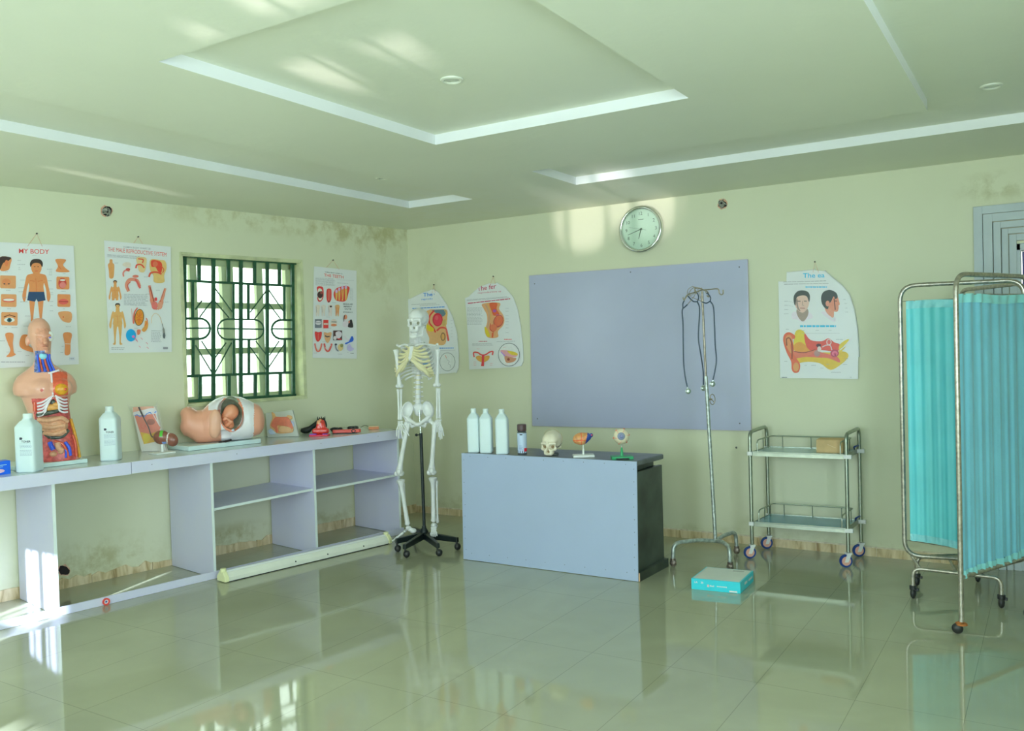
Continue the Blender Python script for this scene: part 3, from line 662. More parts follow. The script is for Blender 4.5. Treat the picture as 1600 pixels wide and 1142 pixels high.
# ================================================================== DESK
m_pan = mat('pale_blue_panel', (.45, .53, .74), .35, var=.03, scale=2); m_dk = mat('dark_stained_board', A(44, 58, 48), .38, var=.5, scale=5); m_wood = mat('bare_wood_end', A(168, 152, 112), .8, var=.2)
m_top = mat('scuffed_dark_top', A(66, 80, 78), .3, var=.35, scale=9, spec=.6)
YD = -1.296; dx0, dx1 = 1.458, 2.797; ZD = .762
t = thing('teacher_desk', 'dark wooden desk with a pale blue front panel standing below the whiteboard', 'desk', ((dx0+dx1)/2, -1.0, 0))
mb = MB(); a = back(721, 709, 1.296); b = back(994.5, 720.5, 1.296); c = back(997, 907, 1.296); d = back(724, 876, 1.296); a[2] = b[2] = ZD; c[2] = d[2] = .003
mb.prism([d, c, b, a], (0, .010, 0)); mb.build('front_panel', m_pan, t, smooth=False, bevel=.001)
rr = random.Random(4); NL = []
for k in range(9): NL += [a+(d-a)*(k+.6)/9.5+np.array([.018+.01*rr.random(), -.001, 0]), b+(c-b)*(k+.6)/9.5+np.array([-.018-.006*rr.random(), -.001, 0])]
for k in range(9): NL += [a+(b-a)*(k+.5)/9+np.array([0, -.001, -.02]), d+(c-d)*(k+.5)/9+np.array([0, -.001, .05])]
for q in NL: MB().ell(q, (.0026, .0012, .0026), 0, n=6, h=5).build('panel_nail', m_pin, t)
br_ = flo(1034, 712, ZD)
mb = MB(); yb = -.88
mb.prism([(dx0+.01, YD+.012, ZD-.035), (dx1, YD+.012, ZD-.035), (dx1+.028, yb, ZD-.035), (dx0+.03, yb, ZD-.035)], (0, 0, .035)); mb.build('desk_top', m_top, t, smooth=False, bevel=.01, seg=3)
mb = MB(); mb.prism([(dx1-.035, YD+.02, .04), (dx1-.010, YD+.02, .04), (dx1+.004, yb+.02, .04), (dx1-.021, yb+.02, .04)], (0, 0, .645)); mb.build('side_panel', m_dk, t, smooth=False, bevel=.002)
mb = MB(); mb.prism([(dx0+.02, YD+.02, .04), (dx0+.045, YD+.02, .04), (dx0+.045, yb+.02, .04), (dx0+.02, yb+.02, .04)], (0, 0, .645)); mb.build('side_panel', m_dk, t, smooth=False, bevel=.002)
mb = MB(); mb.prism([(dx0+.046, yb+.0, .25), (dx1-.022, yb+.0, .25), (dx1-.022, yb+.015, .25), (dx0+.046, yb+.015, .25)], (0, 0, .43)); mb.build('back_panel', m_dk, t, smooth=False)
for (xa, xb) in ((dx1-.022, dx1-.004), (dx0+.015, dx0+.015)):
    mb = MB(); mb.prism([(xa, YD+.013, 0), (xa+.034, YD+.013, 0), (xb+.034, yb+.03, 0), (xb, yb+.03, 0)], (0, 0, .055))
    mb.add([(xa, YD+.0125, .001), (xa+.034, YD+.0125, .001), (xa+.034, YD+.0125, .054), (xa, YD+.0125, .054)], [(0, 1, 2, 3)], 1); mb.build('skid_foot', [m_dk, m_wood], t, smooth=False)
for x in (dx0+.06, dx1-.06):
    mb = MB(); mb.box(x-.02, x+.02, YD+.03, yb-.02, .685, ZD-.035); mb.build('top_bearer', m_dk, t, smooth=False)

# ================================================================== TROLLEY
m_steel = mat('stainless_steel', (.40, .44, .36), .34, .9, var=.12, scale=20); m_tray = mat('blue_tray_sheet', A(74, 130, 142), .2, var=.1, scale=5, spec=.7)
m_tray2 = mat('tray_steel', A(120, 160, 158), .2, .3, var=.1)
m_wht = mat('white_plastic', A(206, 222, 216), .4); m_tyre = mat('navy_tyre', A(22, 52, 104), .45); m_hub = mat('tan_hub', A(168, 142, 120), .5)
fl_, fr_, bl_, br2 = [np.array(q) for q in ((3.262, -.405, 0), (3.885, -.372, 0), (3.285, -.075, 0), (3.905, -.042, 0))]
t = thing('steel_trolley', 'two-tier stainless steel trolley on castors against the back wall', 'trolley', (fl_+fr_+bl_+br2)/4)
ZB = .10; ZTT = .885
for f, b in ((fl_, bl_), (fr_, br2)):
    pts = [f+[0, 0, ZB], f+[0, 0, ZTT-.012], b+[0, 0, ZTT-.002], b+[0, 0, ZB]]
    mb = MB(); mb.tube(fillet(pts, .05, 6), .0125, 12); mb.build('side_frame', m_steel, t)
ux = (fr_-fl_)/np.linalg.norm(fr_-fl_); uy = (bl_-fl_)/np.linalg.norm(bl_-fl_)
for z, nm, mt in ((.732, 'upper_tray', m_tray2), (.248, 'lower_tray', m_tray)):
    P = [q+[0, 0, z] for q in (fl_+ux*.012-uy*.0, fr_-ux*.012, br2-ux*.012, bl_+ux*.012)]
    tr = MB(); tr.prism(P, (0, 0, .004), 0); U = [q+[0, 0, -.022] for q in P]
    for i in range(4):
        a, b = P[i], P[(i+1) % 4]; n = np.cross(b-a, [0, 0, 1]); n = n/np.linalg.norm(n)*.004; tr.prism([a+[0, 0, -.024], b+[0, 0, -.024], b+[0, 0, .008], a+[0, 0, .008]], -n, 1)
    tray = tr.build(nm, [mt, m_steel], t, smooth=False)
    Q = [P[0]+ux*.03+uy*.02, P[3]+ux*.03-uy*.02, P[2]-ux*.03-uy*.02, P[1]-ux*.03+uy*.02]; h = .085
    mb = MB(); mb.tube(fillet([Q[0]+[0, 0, .004], Q[0]+[0, 0, h], Q[1]+[0, 0, h], Q[2]+[0, 0, h], Q[3]+[0, 0, h], Q[3]+[0, 0, .004]], .035, 5), .005, 8)
    for a, b, ks in ((Q[0], Q[1], (.4, .8)), (Q[1], Q[2], (.14, .5, .86)), (Q[2], Q[3], (.2, .6))):
        for k in ks: q = a+(b-a)*k; mb.tube([q+[0, 0, .004], q+[0, 0, h]], .0035, 6)
    mb.build('guard_rail', m_steel, tray)
    for q, e_ in ((fl_, .017), (fr_, .034), (bl_, .017), (br2, .034)): MB().box(q[0]-.017, q[0]+e_, q[1]-.015, q[1]+.015, z-.020, z+.007).build('corner_clip', m_wht, tray, smooth=False, bevel=.003)
    if nm[0] == 'l' or 1:
        mb = MB(); mb.tube(spline([br2-ux*.03+[0, -.01, z+.008], br2+[-.015, -.09, z+.03], br2+[.0, -.03, z+.035]], 5), .006, 6); mb.build('blue_strap', m_tyre, tray)
def castor(parent, top, r=.043, tyre=m_tyre, hub=m_hub, fork=m_wht, a=.3, w=.02, tz=None):
    c = Vector([float(q) for q in top]); zz = tz if tz is not None else ZB; d = Vector((math.cos(a), math.sin(a), 0)); ax = Vector((-d.y, d.x, 0))
    cen = Vector((c.x-d.x*.018, c.y-d.y*.018, r)); R = Matrix((d, Vector((0, 0, 1)), ax)).transposed()
    cs = thing.__globals__['bpy'].data.objects.new('castor', None); COL.objects.link(cs); cs.parent = parent; cs.location = Vector((cen.x, cen.y, 0))-wloc(parent)
    mb = MB(); mb.lathe([(r*.72, -w/2), (r*.95, -w/2), (r, -w*.25), (r, w*.25), (r*.95, w/2), (r*.72, w/2)], cen, 24, R=R); mb.build('tyre', tyre, cs)
    mb = MB(); mb.lathe([(r*.70, -w*.53), (r*.70, w*.53)], cen, 20, R=R); mb.lathe([(r*.22, -w*.66), (r*.22, w*.66)], cen, 12, R=R); mb.build('wheel_hub', hub, cs)
    mb = MB()
    for s in (-1, 1): q = cen+ax*(w*.5+.004)*s; mb.prism([q+d*(.012)+Vector((0, 0, -.008)), q-d*.012+Vector((0, 0, -.008)), Vector((c.x, c.y, 0))+ax*(w*.5+.004)*s-d*.014+Vector((0, 0, zz-.012)), Vector((c.x, c.y, 0))+ax*(w*.5+.004)*s+d*.016+Vector((0, 0, zz-.012))], ax*.003)
    mb.prism([c.xy.to_3d()+d*.018+ax*(w*.5+.007)+Vector((0, 0, zz-.014)), c.xy.to_3d()-d*.018+ax*(w*.5+.007)+Vector((0, 0, zz-.014)), c.xy.to_3d()-d*.018-ax*(w*.5+.007)+Vector((0, 0, zz-.014)), c.xy.to_3d()+d*.018-ax*(w*.5+.007)+Vector((0, 0, zz-.014))], (0, 0, .01))
    mb.build('fork', fork, cs, smooth=False)
for q, a in ((fl_, 1.0+math.pi*0), (fr_, 1.0), (bl_, .4), (br2, .9)): castor(t, q, a=.60)
# cardboard box on the upper tray
m_card = mat('kraft_cardboard', A(150, 144, 100), .85, var=.12, scale=14)
q = thru(1297, 705, fl_*.5+fr_*.5+np.array([.2, .1, 0])); b0 = fr_*.75+fl_*.25+uy*.12+[-.0, 0, .7365]
t = thing('cardboard_box', 'small brown cardboard box on the upper tray of the trolley', 'box', b0)
e1 = ux*.17; e2 = uy*.11; o_ = b0-e1*.5+ux*.03-uy*.04; hz = np.array([0, 0, .085])
mb = MB(); mb.prism([o_, o_+e1, o_+e1+e2, o_+e2], hz); mb.build('carton', m_card, t, smooth=False, bevel=.002)
mb = MB(); mb.prism([o_+hz+e2*.05, o_+hz+e1*.98+e2*.05, o_+hz*1.08+e1*.96+e2*.9+uy*0, o_+hz*1.05+e2*.9], (0, 0, .002)); mb.build('lid_flap', m_card, t, smooth=False)
mb = MB(); q0 = o_+e1*.55+hz*.55-uy*.0015; mb.tube([q0-ux*.02+[0, 0, .01], q0+ux*.03-[0, 0, .012]], .0015, 5); mb.build('string_tie', mat('pale_string', A(196, 190, 150), .8), t)

# blue and white carton on the floor
P1 = np.array([3.152, -1.296, 0]); P2 = np.array([3.445, -1.266, 0]); e1 = P2-P1; e2 = np.array([-.01, .30, 0]); hz = np.array([0, 0, .066])
t = thing('glove_carton', 'flat turquoise and white carton lying on the floor in front of the drip stand', 'box', P1+e1/2+e2/2)
m_turq = mat('turquoise_card', A(44, 178, 186), .35, var=.04); m_wcard = mat('white_card', A(160, 184, 170), .35, var=.05)
mb = MB(); mb.prism([P1, P2, P2+e2, P1+e2], hz); mb.build('carton', m_turq, t, smooth=False, bevel=.0015)
mb = MB(); zt = hz+[0, 0, .0005]; mb.prism([P1+zt+e1*.03+e2*.04, P2+zt-e1*.03+e2*.04, P2+zt-e1*.03+e2*.97, P1+zt+e1*.03+e2*.97], (0, 0, .0008)); mb.build('top_sheet', m_wcard, t, smooth=False)
mb = MB(); u = e1/np.linalg.norm(e1); v = np.array([0, 0, 1.]); fo = P1-[0, .0012, 0]
mb.text('LA', fo+e1*.07+v*.040, u, v, .012, 0, .02); mb.text('30', fo+e1*.20+v*.040, u, v, .012, 0, .02)
mb.add([fo+e1*.33+v*.022, fo+e1*.37+v*.022, fo+e1*.37+v*.037, fo+e1*.33+v*.037], [(0, 1, 2, 3)], 1)
mb.text('Medi', fo+e1*.385+v*.026, u, v, .010, 0, .02)
for k in range(7): mb.add([fo+e1*(.53+k*.03)+v*.028, fo+e1*(.553+k*.03)+v*.028, fo+e1*(.553+k*.03)+v*.034, fo+e1*(.53+k*.03)+v*.034], [(0, 1, 2, 3)], 0)
mb.add([fo+e1*.78+v*.004, fo+e1*.94+v*.004, fo+e1*.94+v*.013, fo+e1*.78+v*.013], [(0, 1, 2, 3)], 0)
fs = P2+u*.0012; w2 = e2/np.linalg.norm(e2)
mb.add([fs+e2*.3+v*.03, fs+e2*.5+v*.03, fs+e2*.5+v*.045, fs+e2*.3+v*.045], [(0, 1, 2, 3)], 0); mb.add([fs+e2*.6+v*.03, fs+e2*.9+v*.03, fs+e2*.9+v*.042, fs+e2*.6+v*.042], [(0, 1, 2, 3)], 0)
mb.add([P1+zt+[0, 0, .001]+e1*.62+e2*.8, P1+zt+[0, 0, .001]+e1*.85+e2*.8, P1+zt+[0, 0, .001]+e1*.85+e2*.88, P1+zt+[0, 0, .001]+e1*.62+e2*.88], [(0, 1, 2, 3)], 2)
mb.build('printing', [ink(220, 236, 236), ink(226, 200, 190), ink(130, 150, 140)], t, smooth=False)

# ================================================================== DRIP STAND
m_galv = mat('galvanised_tube', A(134, 158, 146), .35, .6, var=.35, scale=40); m_rod = mat('dull_rod', A(112, 118, 100), .35, .6, var=.3, scale=40)
PV = np.array([3.03, -.615, 0]); V_ = lambda x, y, tt=0.: thru(x, y, PV, tt)
hub = V_(1118, 845)
t = thing('drip_stand', 'tall galvanised drip stand on three curved legs in front of the whiteboard', 'drip stand', PV)
mb = MB(); mb.tube([hub, V_(1103, 588)], .0125, 12); mb.build('lower_pole', m_galv, t)
mb = MB(); mb.tube([V_(1103, 592), V_(1097, 455)], .0075, 10); mb.build('upper_rod', m_rod, t)
ends = [flo(1052, 886), flo(1141, 892), flo(1151, 866)]
for e, rad in zip(ends, (.14, .10, .12)):
    d = e-hub; d[2] = 0; L_ = np.linalg.norm(d); d /= L_; top = hub+[0, 0, .012]
    pts = [hub-[0, 0, .0], hub+d*(L_*.45)+[0, 0, .022], hub+d*(L_*.985)+[0, 0, .018], np.array([e[0], e[1], .055])]
    mb = MB(); mb.tube(fillet(pts, .13, 8), .0135, 10); leg = mb.build('leg', m_galv, t)
    mb = MB(); mb.ell((e[0], e[1], .028), (.024, .016, .026), 0); mb.lathe([(.018, .045), (.018, .06)], (e[0], e[1], 0), 12); mb.build('castor', mat('old_castor', A(96, 98, 84), .35, .5, var=.5, scale=70), leg)
mb = MB(); c = V_(1113, 624); r1 = .026
mb.tube([c+RH*(r1*.7*math.cos(a))+np.array([0, 0, r1*1.35*math.sin(a)]) for a in [2*math.pi*i/18 for i in range(18)]], .003, 6, closed=True)
mb.tube([c-RH*.045, c], .006, 8); mb.tube([c-RH*.015+[0, 0, .012], c+RH*.012-[0, 0, .02]], .003, 6); mb.build('clamp_wheel', m_rod, t)
top = V_(1097.5, 455.5)
mb = MB(); z8 = lambda x, y, tt=0.: V_(1040+x/5.19, 430+y/5.19, tt)
mb.tube(spline([z8(298, 120), z8(345, 116), z8(415, 110), z8(432, 122), z8(436, 145), z8(452, 158), z8(466, 148), z8(466, 118)], 5), .0045, 8)
mb.tube(spline([z8(298, 118), z8(250, 135, .02), z8(200, 150, .04), z8(172, 165, .05), z8(150, 200, .05), z8(140, 178, .05)], 5), .0045, 8)
mb.tube(spline([z8(298, 118), z8(268, 104, -.05), z8(240, 106, -.09), z8(240, 140, -.09), z8(252, 150, -.09)], 5), .0045, 8)
mb.tube(spline([z8(298, 118), z8(325, 125, .06), z8(345, 145, .09), z8(350, 175, .09), z8(335, 165, .1)], 5), .0045, 8)
mb.build('hook_arms', m_rod, t)
# stethoscopes
m_rub = mat('navy_rubber_tube', A(28, 50, 66), .35); m_chest = mat('chestpiece_metal', (.55, .62, .60), .3, .85)
def steth(label, loop, tube, bell, tt):
    t = thing('stethoscope', label, 'stethoscope', z8(*tube[0], tt), 'stethoscopes hanging from the drip stand')
    mb = MB(); mb.tube(spline([z8(*p, tt) for p in tube], 6), .0048, 8); mb.build('rubber_tube', m_rub, t)
    for br in loop: 
        mb = MB(); mb.tube(spline([z8(*p, tt+.006) for p in br[0]], 6), .0042, 7); mb.build('yoke', m_rub, t)
        mb = MB(); mb.tube(spline([z8(*p, tt+.006) for p in br[1]], 6), .0022, 6); mb.ell(z8(*br[1][-1], tt+.006), .006, 0, n=8, h=6); mb.build('ear_tube', m_rod, t)
    c = Vector([float(q) for q in z8(*bell, tt)]); f = Vector([float(q) for q in -FH]); R = f.to_track_quat('Z', 'Y').to_matrix()
    mb = MB(); mb.lathe([(.011, -.006), (.018, -.003), (.019, .002), (.015, .004), (.009, .009), (.011, .014), (.008, .015)], c, 24, R=R); mb.tube([z8(*tube[-1], tt), c], .004, 8); mb.build('chestpiece', m_chest, t)
steth('leftmost of the three stethoscopes hanging on the drip stand', [([(142, 268), (158, 255), (176, 238)], [(176, 238), (225, 180), (245, 135), (235, 100)]), ([(140, 265), (140, 230), (152, 205)], [(152, 205), (178, 165), (205, 120), (232, 98)])],
      [(140, 265), (134, 300), (141, 400), (143, 560), (147, 720), (160, 830), (176, 905)], (182, 940), .05)
steth('middle stethoscope, its tube hanging right beside the pole', [([(258, 215), (225, 212), (195, 185), (178, 165)], [(178, 165), (180, 120), (215, 92), (240, 100)]), ([(258, 215), (268, 180), (262, 155), (250, 135)], [(250, 135), (215, 160), (190, 165), (240, 190), (290, 210)])],
      [(258, 215), (276, 280), (266, 500), (285, 640), (305, 780), (306, 890)], (306, 916), -.09)
steth('rightmost of the three stethoscopes hanging on the drip stand', [([(362, 210), (330, 226), (295, 215)], [(295, 215), (270, 140), (262, 112), (290, 108)]), ([(362, 210), (364, 180), (342, 150), (330, 148)], [(330, 148), (310, 118), (280, 106), (255, 104)])],
      [(362, 210), (388, 260), (396, 400), (402, 560), (412, 690), (395, 800), (384, 850)], (380, 882), .09)

# ================================================================== FOLDING SCREEN
m_fr = mat('worn_chromed_tube', A(128, 140, 122), .28, .7, var=.3, scale=50)
def cloth_mat(name, col, crinkle):
    m = mat(name, col, .4, var=.06, scale=4, bump=crinkle, bscale=22, spec=.5); b = m.node_tree.nodes['Principled BSDF']
    b.inputs['Sheen Weight'].default_value = .2
    return m
m_cl1 = cloth_mat('turquoise_curtain', (.18, .78, .84), .15); m_cl2 = cloth_mat('shiny_blue_curtain', (.24, .66, .86), .9); m_hem = cloth_mat('curtain_hem', (.32, .80, .86), .9)
m_cdark = mat('black_castor', A(28, 34, 32), .4)
t = thing('folding_screen', 'three-panel wheeled ward screen with turquoise curtains beside the doorway', 'folding screen', (4.62, -.95, 0))
Hh = np.array([4.93, -.80, 0]); PA = np.array([4.632, -1.457, 0]); PB = np.array([4.300, -.912, 0]); PC = np.array([4.55, -.27, 0])
def sframe(a, b, z0, z1, name, post0=False, r=.0125):
    d = b-a; pts = [a+[0, 0, z0], a+[0, 0, z1], b+[0, 0, z1-.01], b+[0, 0, z0]]
    mb = MB()
    if post0:
        mb.tube(fillet([a+[0, 0, .045], a+[0, 0, z1], b+[0, 0, z1], b+[0, 0, z0-.0], a+[0, 0, z0]], .09, 7), r, 12)
    else:
        q = (a+b)/2; mb.tube(fillet([q+[0, 0, z0], a+[0, 0, z0], a+[0, 0, z1], b+[0, 0, z1], b+[0, 0, z0], q+[0, 0, z0]], .09, 7), r, 12)
    return mb.build(name, m_fr, t)
def curtain(a, b, z0a, z0b, z1, m, npl, amp, name, inset0=.02, inset1=.02, seed=1, gather=0.):
    rr = random.Random(seed); d = b-a; L_ = np.linalg.norm(d); d = d/L_; n = np.array([d[1], -d[0], 0]); NU = npl*10; NV = 26
    ph = [rr.uniform(-.8, .8) for _ in range(npl+1)]; amps = [rr.uniform(.5, 1.3) for _ in range(npl+1)]
    def P(u, v):
        k = u*npl; i = min(int(k), npl-1); f = k-i; am = amps[i]*(1-f)+amps[i+1]*f; p = ph[i]*(1-f)+ph[i+1]*f
        w = math.sin(2*math.pi*k+p)*amp*am*(.75+.25*math.sin(3*v+k)) + .4*amp*math.sin(4.7*math.pi*k+2*p)*v
        ins0 = inset0+gather*math.sin(v*math.pi); x = ins0+(L_-ins0-inset1)*u
        return a+d*x+n*(w)+[0, 0, z1+(z0a+(z0b-z0a)*u-z1)*v+.004*math.sin(8*u)]
    mb = MB(); V = [P(i/NU, j/NV) for j in range(NV+1) for i in range(NU+1)]
    V2 = [p+n*.0012 for p in V]; W_ = NU+1
    F = [(j*W_+i, j*W_+i+1, (j+1)*W_+i+1, (j+1)*W_+i) for j in range(NV) for i in range(NU)]
    F = [f for f in F]; o = len(V); F += [tuple(o+q for q in f[::-1]) for f in F]
    mb.add([*V, *V2], F, 0); cl = mb.build(name, m, t, ang=180)
    for z_, dz, s in ((0, .045, 1), (1, -.04, -1)):      # ruched channel at the head and foot of the cloth
        mb = MB(); V = []
        for i in range(NU+1):
            u = i/NU
            for j in range(4): 
                q = P(u, z_) + [0, 0, -dz*(j/3)] + n*(.006+.003*math.sin(5*u*npl+j)); V.append(q)
        mb.add(V, [(i*4+j, (i+1)*4+j, (i+1)*4+j+1, i*4+j+1) for i in range(NU) for j in range(3)], 0); mb.build('ruched_hem', m_hem, cl, ang=180)
        mb = MB(); mb.tube([P(0, z_)-d*inset0, P(1, z_)+d*inset1], .003, 6); mb.build('curtain_wire', m_fr, cl)
    return cl
Z1 = 1.795
sframe(PB, Hh+[-.02, .0, 0], .24, 1.79, 'panel_frame'); curtain(PB, Hh, .33, .25, 1.70, m_cl1, 11, .0032, 'curtain', .03, .02, 3)
sframe(Hh+[-.02, .03, 0], PC, .25, 1.775, 'panel_frame'); curtain(PC, Hh, .34, .34, 1.70, m_cl1, 11, .0032, 'curtain', .02, .02, 5)
sframe(PA, Hh+[.0, -.03, 0], .285, 1.805, 'panel_frame', True); curtain(PA, Hh+[.0, -.03, 0], .275, .30, 1.705, m_cl2, 8, .008, 'curtain', .015, .01, 8)
# wheel feet
B1, C1, E1_, D1 = flo(1430, 935), flo(1565, 950), flo(1436, 915), flo(1528, 909)
for a, b, dd in ((B1, C1, .0), (E1_, D1, 0)):
    mb = MB(); a_ = np.array([a[0]-.01, a[1], 0]); mb.tube(fillet([a_+[0, 0, .07], a_+[0, 0, .175], b+[0, 0, .165], b+[0, 0, .07]], .08, 7), .011, 10)
    ft = mb.build('wheel_foot', m_fr, t)
    for q in (a_, b):
        mb = MB(); mb.ell((q[0], q[1], .031), (.017, .03, .031), 0, n=16, h=10); mb.lathe([(.02, .05), (.02, .074)], (q[0], q[1], 0), 12); mb.box(q[0]-.012, q[0]+.03, q[1]-.01, q[1]+.01, .045, .06); mb.build('castor', m_cdark, ft, bevel=.002)
mb = MB(); mb.tube([B1+[.03, .0, .175], PB+[.03, .02, .24]], .008, 8).tube([D1+[-.02, 0, .17], D1+[-.02, .0, .25]], .008, 8).tube([(B1+C1)/2+[0, 0, .165], (E1_+D1)/2+[0, 0, .165]], .008, 8); mb.build('foot_link', m_fr, t)
m_rusty = mat('rusty_castor', A(130, 88, 40), .8, var=.5, scale=60)
mb = MB(); mb.ell((PA[0]-.018, PA[1]-.01, .027), (.027, .020, .027), 0, n=18, h=10); mb.build('castor', m_cdark, t)
mb = MB(); mb.lathe([(.03, .045), (.028, .052), (.014, .06)], (PA[0]-.002, PA[1], 0), 14); mb.build('rusty_castor_cap', m_rusty, t)
mb = MB(); q = flo(1601, 966); mb.ell((q[0]+.012, q[1], .03), (.018, .028, .03), 0); mb.tube([(q[0]+.012, q[1], .05), (q[0]+.012, q[1], .25), (Hh[0], Hh[1]-.03, .30)], .01, 8); mb.build('castor', m_cdark, t)
for z in (.7, 1.3):
    mb = MB(); mb.tube([Hh+[0, -.012, z], Hh+[0, -.012, z+.03]], .018, 10); mb.build('hinge_clamp', m_cdark, t)
# ================================================================== WALL CHARTS
m_paper = mat('laminated_paper', A(184, 208, 208), .28, var=.02, scale=3, spec=.5); m_string = mat('brown_string', A(170, 140, 110), .8); m_nail = mat('steel_nail', A(70, 76, 66), .4, .4)
def chart(label, fn, n, outline, nail, strings, off=.008, curl=None, name='wall_chart'):
    """outline, nail and strings are photo pixels lying on the wall"""
    P = [fn(x, y, off) for x, y in outline]
    t = thing(name, label, 'poster', (sum(P)/len(P))*[1, 1, 0]+[0, 0, min(p[2] for p in P)])
    mb = MB(); mb.prism(P, -n*.0012, 0)
    if curl:                       # edges that roll back towards the wall
        for seq in curl:
            for k, (a, b) in enumerate(zip(seq[:-1], seq[1:])):
                A_, B_ = fn(*a, off), fn(*b, off); e = B_-A_; o = np.cross(e, n); o = o/np.linalg.norm(o)
                if o@(A_-sum(P)/len(P)) < 0: o = -o
                rows = []
                for j in range(5):
                    th = j/4*1.5; rows.append([q+o*(.009*math.sin(th))-n*(.009*(1-math.cos(th))) for q in (A_, B_)])
                for j in range(4): mb.add([rows[j][0], rows[j][1], rows[j+1][1], rows[j+1][0]], [(0, 1, 2, 3)], 0)
    mb.build('sheet', m_paper, t, smooth=False)
    if nail:
        N = fn(*nail, .006); mb = MB(); mb.tube([N-n*.006, N+n*.008], .003, 8); mb.ell(N+n*.008, .0055, 0, n=8, h=6); mb.build('nail', m_nail, t)
        if strings:
            mb = MB()
            mb.tube([fn(*strings[0], off+.001), N+n*.004, fn(*strings[1], off+.001)], .0012, 5)
            mb.build('hanging_string', m_string, t)
    return t
SK1, SK2, SKD = (206, 140, 84), (226, 164, 106), (158, 92, 50)
GR = (120, 134, 132); DK = (46, 56, 60); RED = (206, 66, 62)
# ---------------- MY BODY
t = chart('chart headed MY BODY with a child in dark shorts, leftmost on the left wall', left, WN, [(-23, 377), (115, 384), (123.5, 569), (-18, 576)], (57, 365), ((43, 385), (66, 385)))
a = Art(lambda x, y, l: left(x, y, .008+l), 0, 340, 4.08)
def figure(a, x, y, h, skin, hair, shorts=None, shade=None, child=False):
    """standing figure: x centre, y top of head, h height"""
    u = h/100; S = lambda px, py: (x+px*u, y+py*u)
    hw = 9 if child else 6; hh = 20 if child else 13
    for s in (-1, 1):
        a.blob([S(s*3, 46), S(s*10, 46), S(s*9.5, 66), S(s*8, 82), S(s*8, 93), S(s*12, 97), S(s*5, 98), S(s*4.5, 84), S(s*3, 68), S(s*1, 52)], skin)
        a.blob([S(s*10, 22 if child else 18), S(s*14, 24), S(s*17, 38), S(s*20, 52), S(s*17.5, 60), S(s*15, 56), S(s*13.5, 42), S(s*10, 30)], skin)
    a.blob([S(-4, hh-1), S(4, hh-1), S(5, 20), S(12, 22), S(12.5, 27), S(10, 38), S(11, 50), S(4, 55), S(-4, 55), S(-11, 50), S(-10, 38), S(-12.5, 27), S(-12, 22), S(-5, 20)], skin)
    a.oval(*S(0, hh*.58), hw*u*.82, hh*.5*u, skin)
    a.blob([S(-hw*.9, hh*.55), S(-hw, hh*.25), S(-hw*.55, 0), S(hw*.55, 0), S(hw, hh*.25), S(hw*.9, hh*.55), S(hw*.6, hh*.32), S(0, hh*.25), S(-hw*.6, hh*.32)], hair)
    if shade: a.line([S(-1, 27), S(0, 40), S(0, 48)], .7*u, shade); a.line([S(-9, 30), S(-2, 31)], .7*u, shade); a.line([S(9, 30), S(2, 31)], .7*u, shade)
    if shorts: a.poly([S(-11, 46), S(11, 46), S(13, 58), S(2, 60), S(0, 56), S(-2, 60), S(-13, 58)], shorts)
    for s in (-1, 1): a.line([S(s*3.6, hh*.52), S(s*1.4, hh*.52)], .9*u, (70, 44, 30))
    a.line([S(-2, hh*.82), S(2, hh*.82)], .8*u, (160, 70, 56))
a.text('MY BODY', (121, 226), (313, 232), 30, RED, .008)
figure(a, 232, 266, 450, SK1, (44, 40, 36), (34, 62, 88), SKD, True)
def photo(x0, y0, x1, y1, base): a.poly([(x0+4, y0), (x1-4, y0+2), (x1, y0+8), (x1, y1-8), (x1-5, y1), (x0+6, y1-2), (x0, y1-8), (x0, y0+6)], base)
a.blob([(0, 252), (70, 256), (66, 300), (52, 334), (0, 334)], SK1); a.blob([(0, 252), (70, 254), (52, 276), (20, 290), (0, 330)], (48, 40, 36)); a.oval(42, 290, 12, 20, (176, 110, 66))
photo(0, 368, 101, 452, SK2); a.oval(40, 410, 28, 22, (196, 130, 80)); a.oval(28, 422, 6, 4, DK); a.oval(56, 422, 6, 4, DK)
photo(6, 487, 105, 570, SK2); a.oval(56, 526, 42, 14, (190, 96, 74)); a.oval(56, 524, 36, 8, (222, 224, 206))
photo(8, 602, 112, 688, SK2); a.oval(60, 652, 34, 15, (214, 226, 220)); a.oval(60, 653, 15, 14, (32, 72, 72)); a.oval(60, 653, 6, 6, (14, 22, 22)); a.line([(24, 634), (60, 620), (98, 632)], 6, (90, 56, 34))
a.blob([(354, 266), (420, 268), (402, 300), (418, 322), (442, 346), (358, 344), (370, 310)], SK1); a.line([(372, 306), (390, 330)], 5, SKD)
photo(360, 376, 442, 458, SK1); a.oval(398, 418, 26, 34, (150, 60, 50)); a.oval(400, 430, 20, 20, (216, 130, 120)); a.oval(399, 398, 18, 6, (230, 230, 214))
photo(366, 487, 448, 570, SK1); a.oval(404, 536, 32, 18, (206, 96, 84)); a.line([(374, 535), (434, 536)], 4, (120, 40, 36))
a.blob([(374, 602), (452, 602), (452, 664), (410, 664), (384, 640)], SK2); a.oval(404, 634, 5, 6, SKD)
a.blob([(34, 740), (84, 740), (82, 800), (88, 858), (100, 872), (72, 886), (40, 886), (58, 866), (66, 840), (50, 800)], SK1)
a.blob([(140, 750), (182, 750), (172, 790), (190, 822), (232, 840), (226, 860), (176, 850), (134, 830), (124, 800)], SK1)
a.blob([(404, 738), (456, 738), (450, 800), (446, 868), (414, 872), (414, 810)], SK1); a.line([(416, 804), (452, 806)], 5, (200, 190, 170))
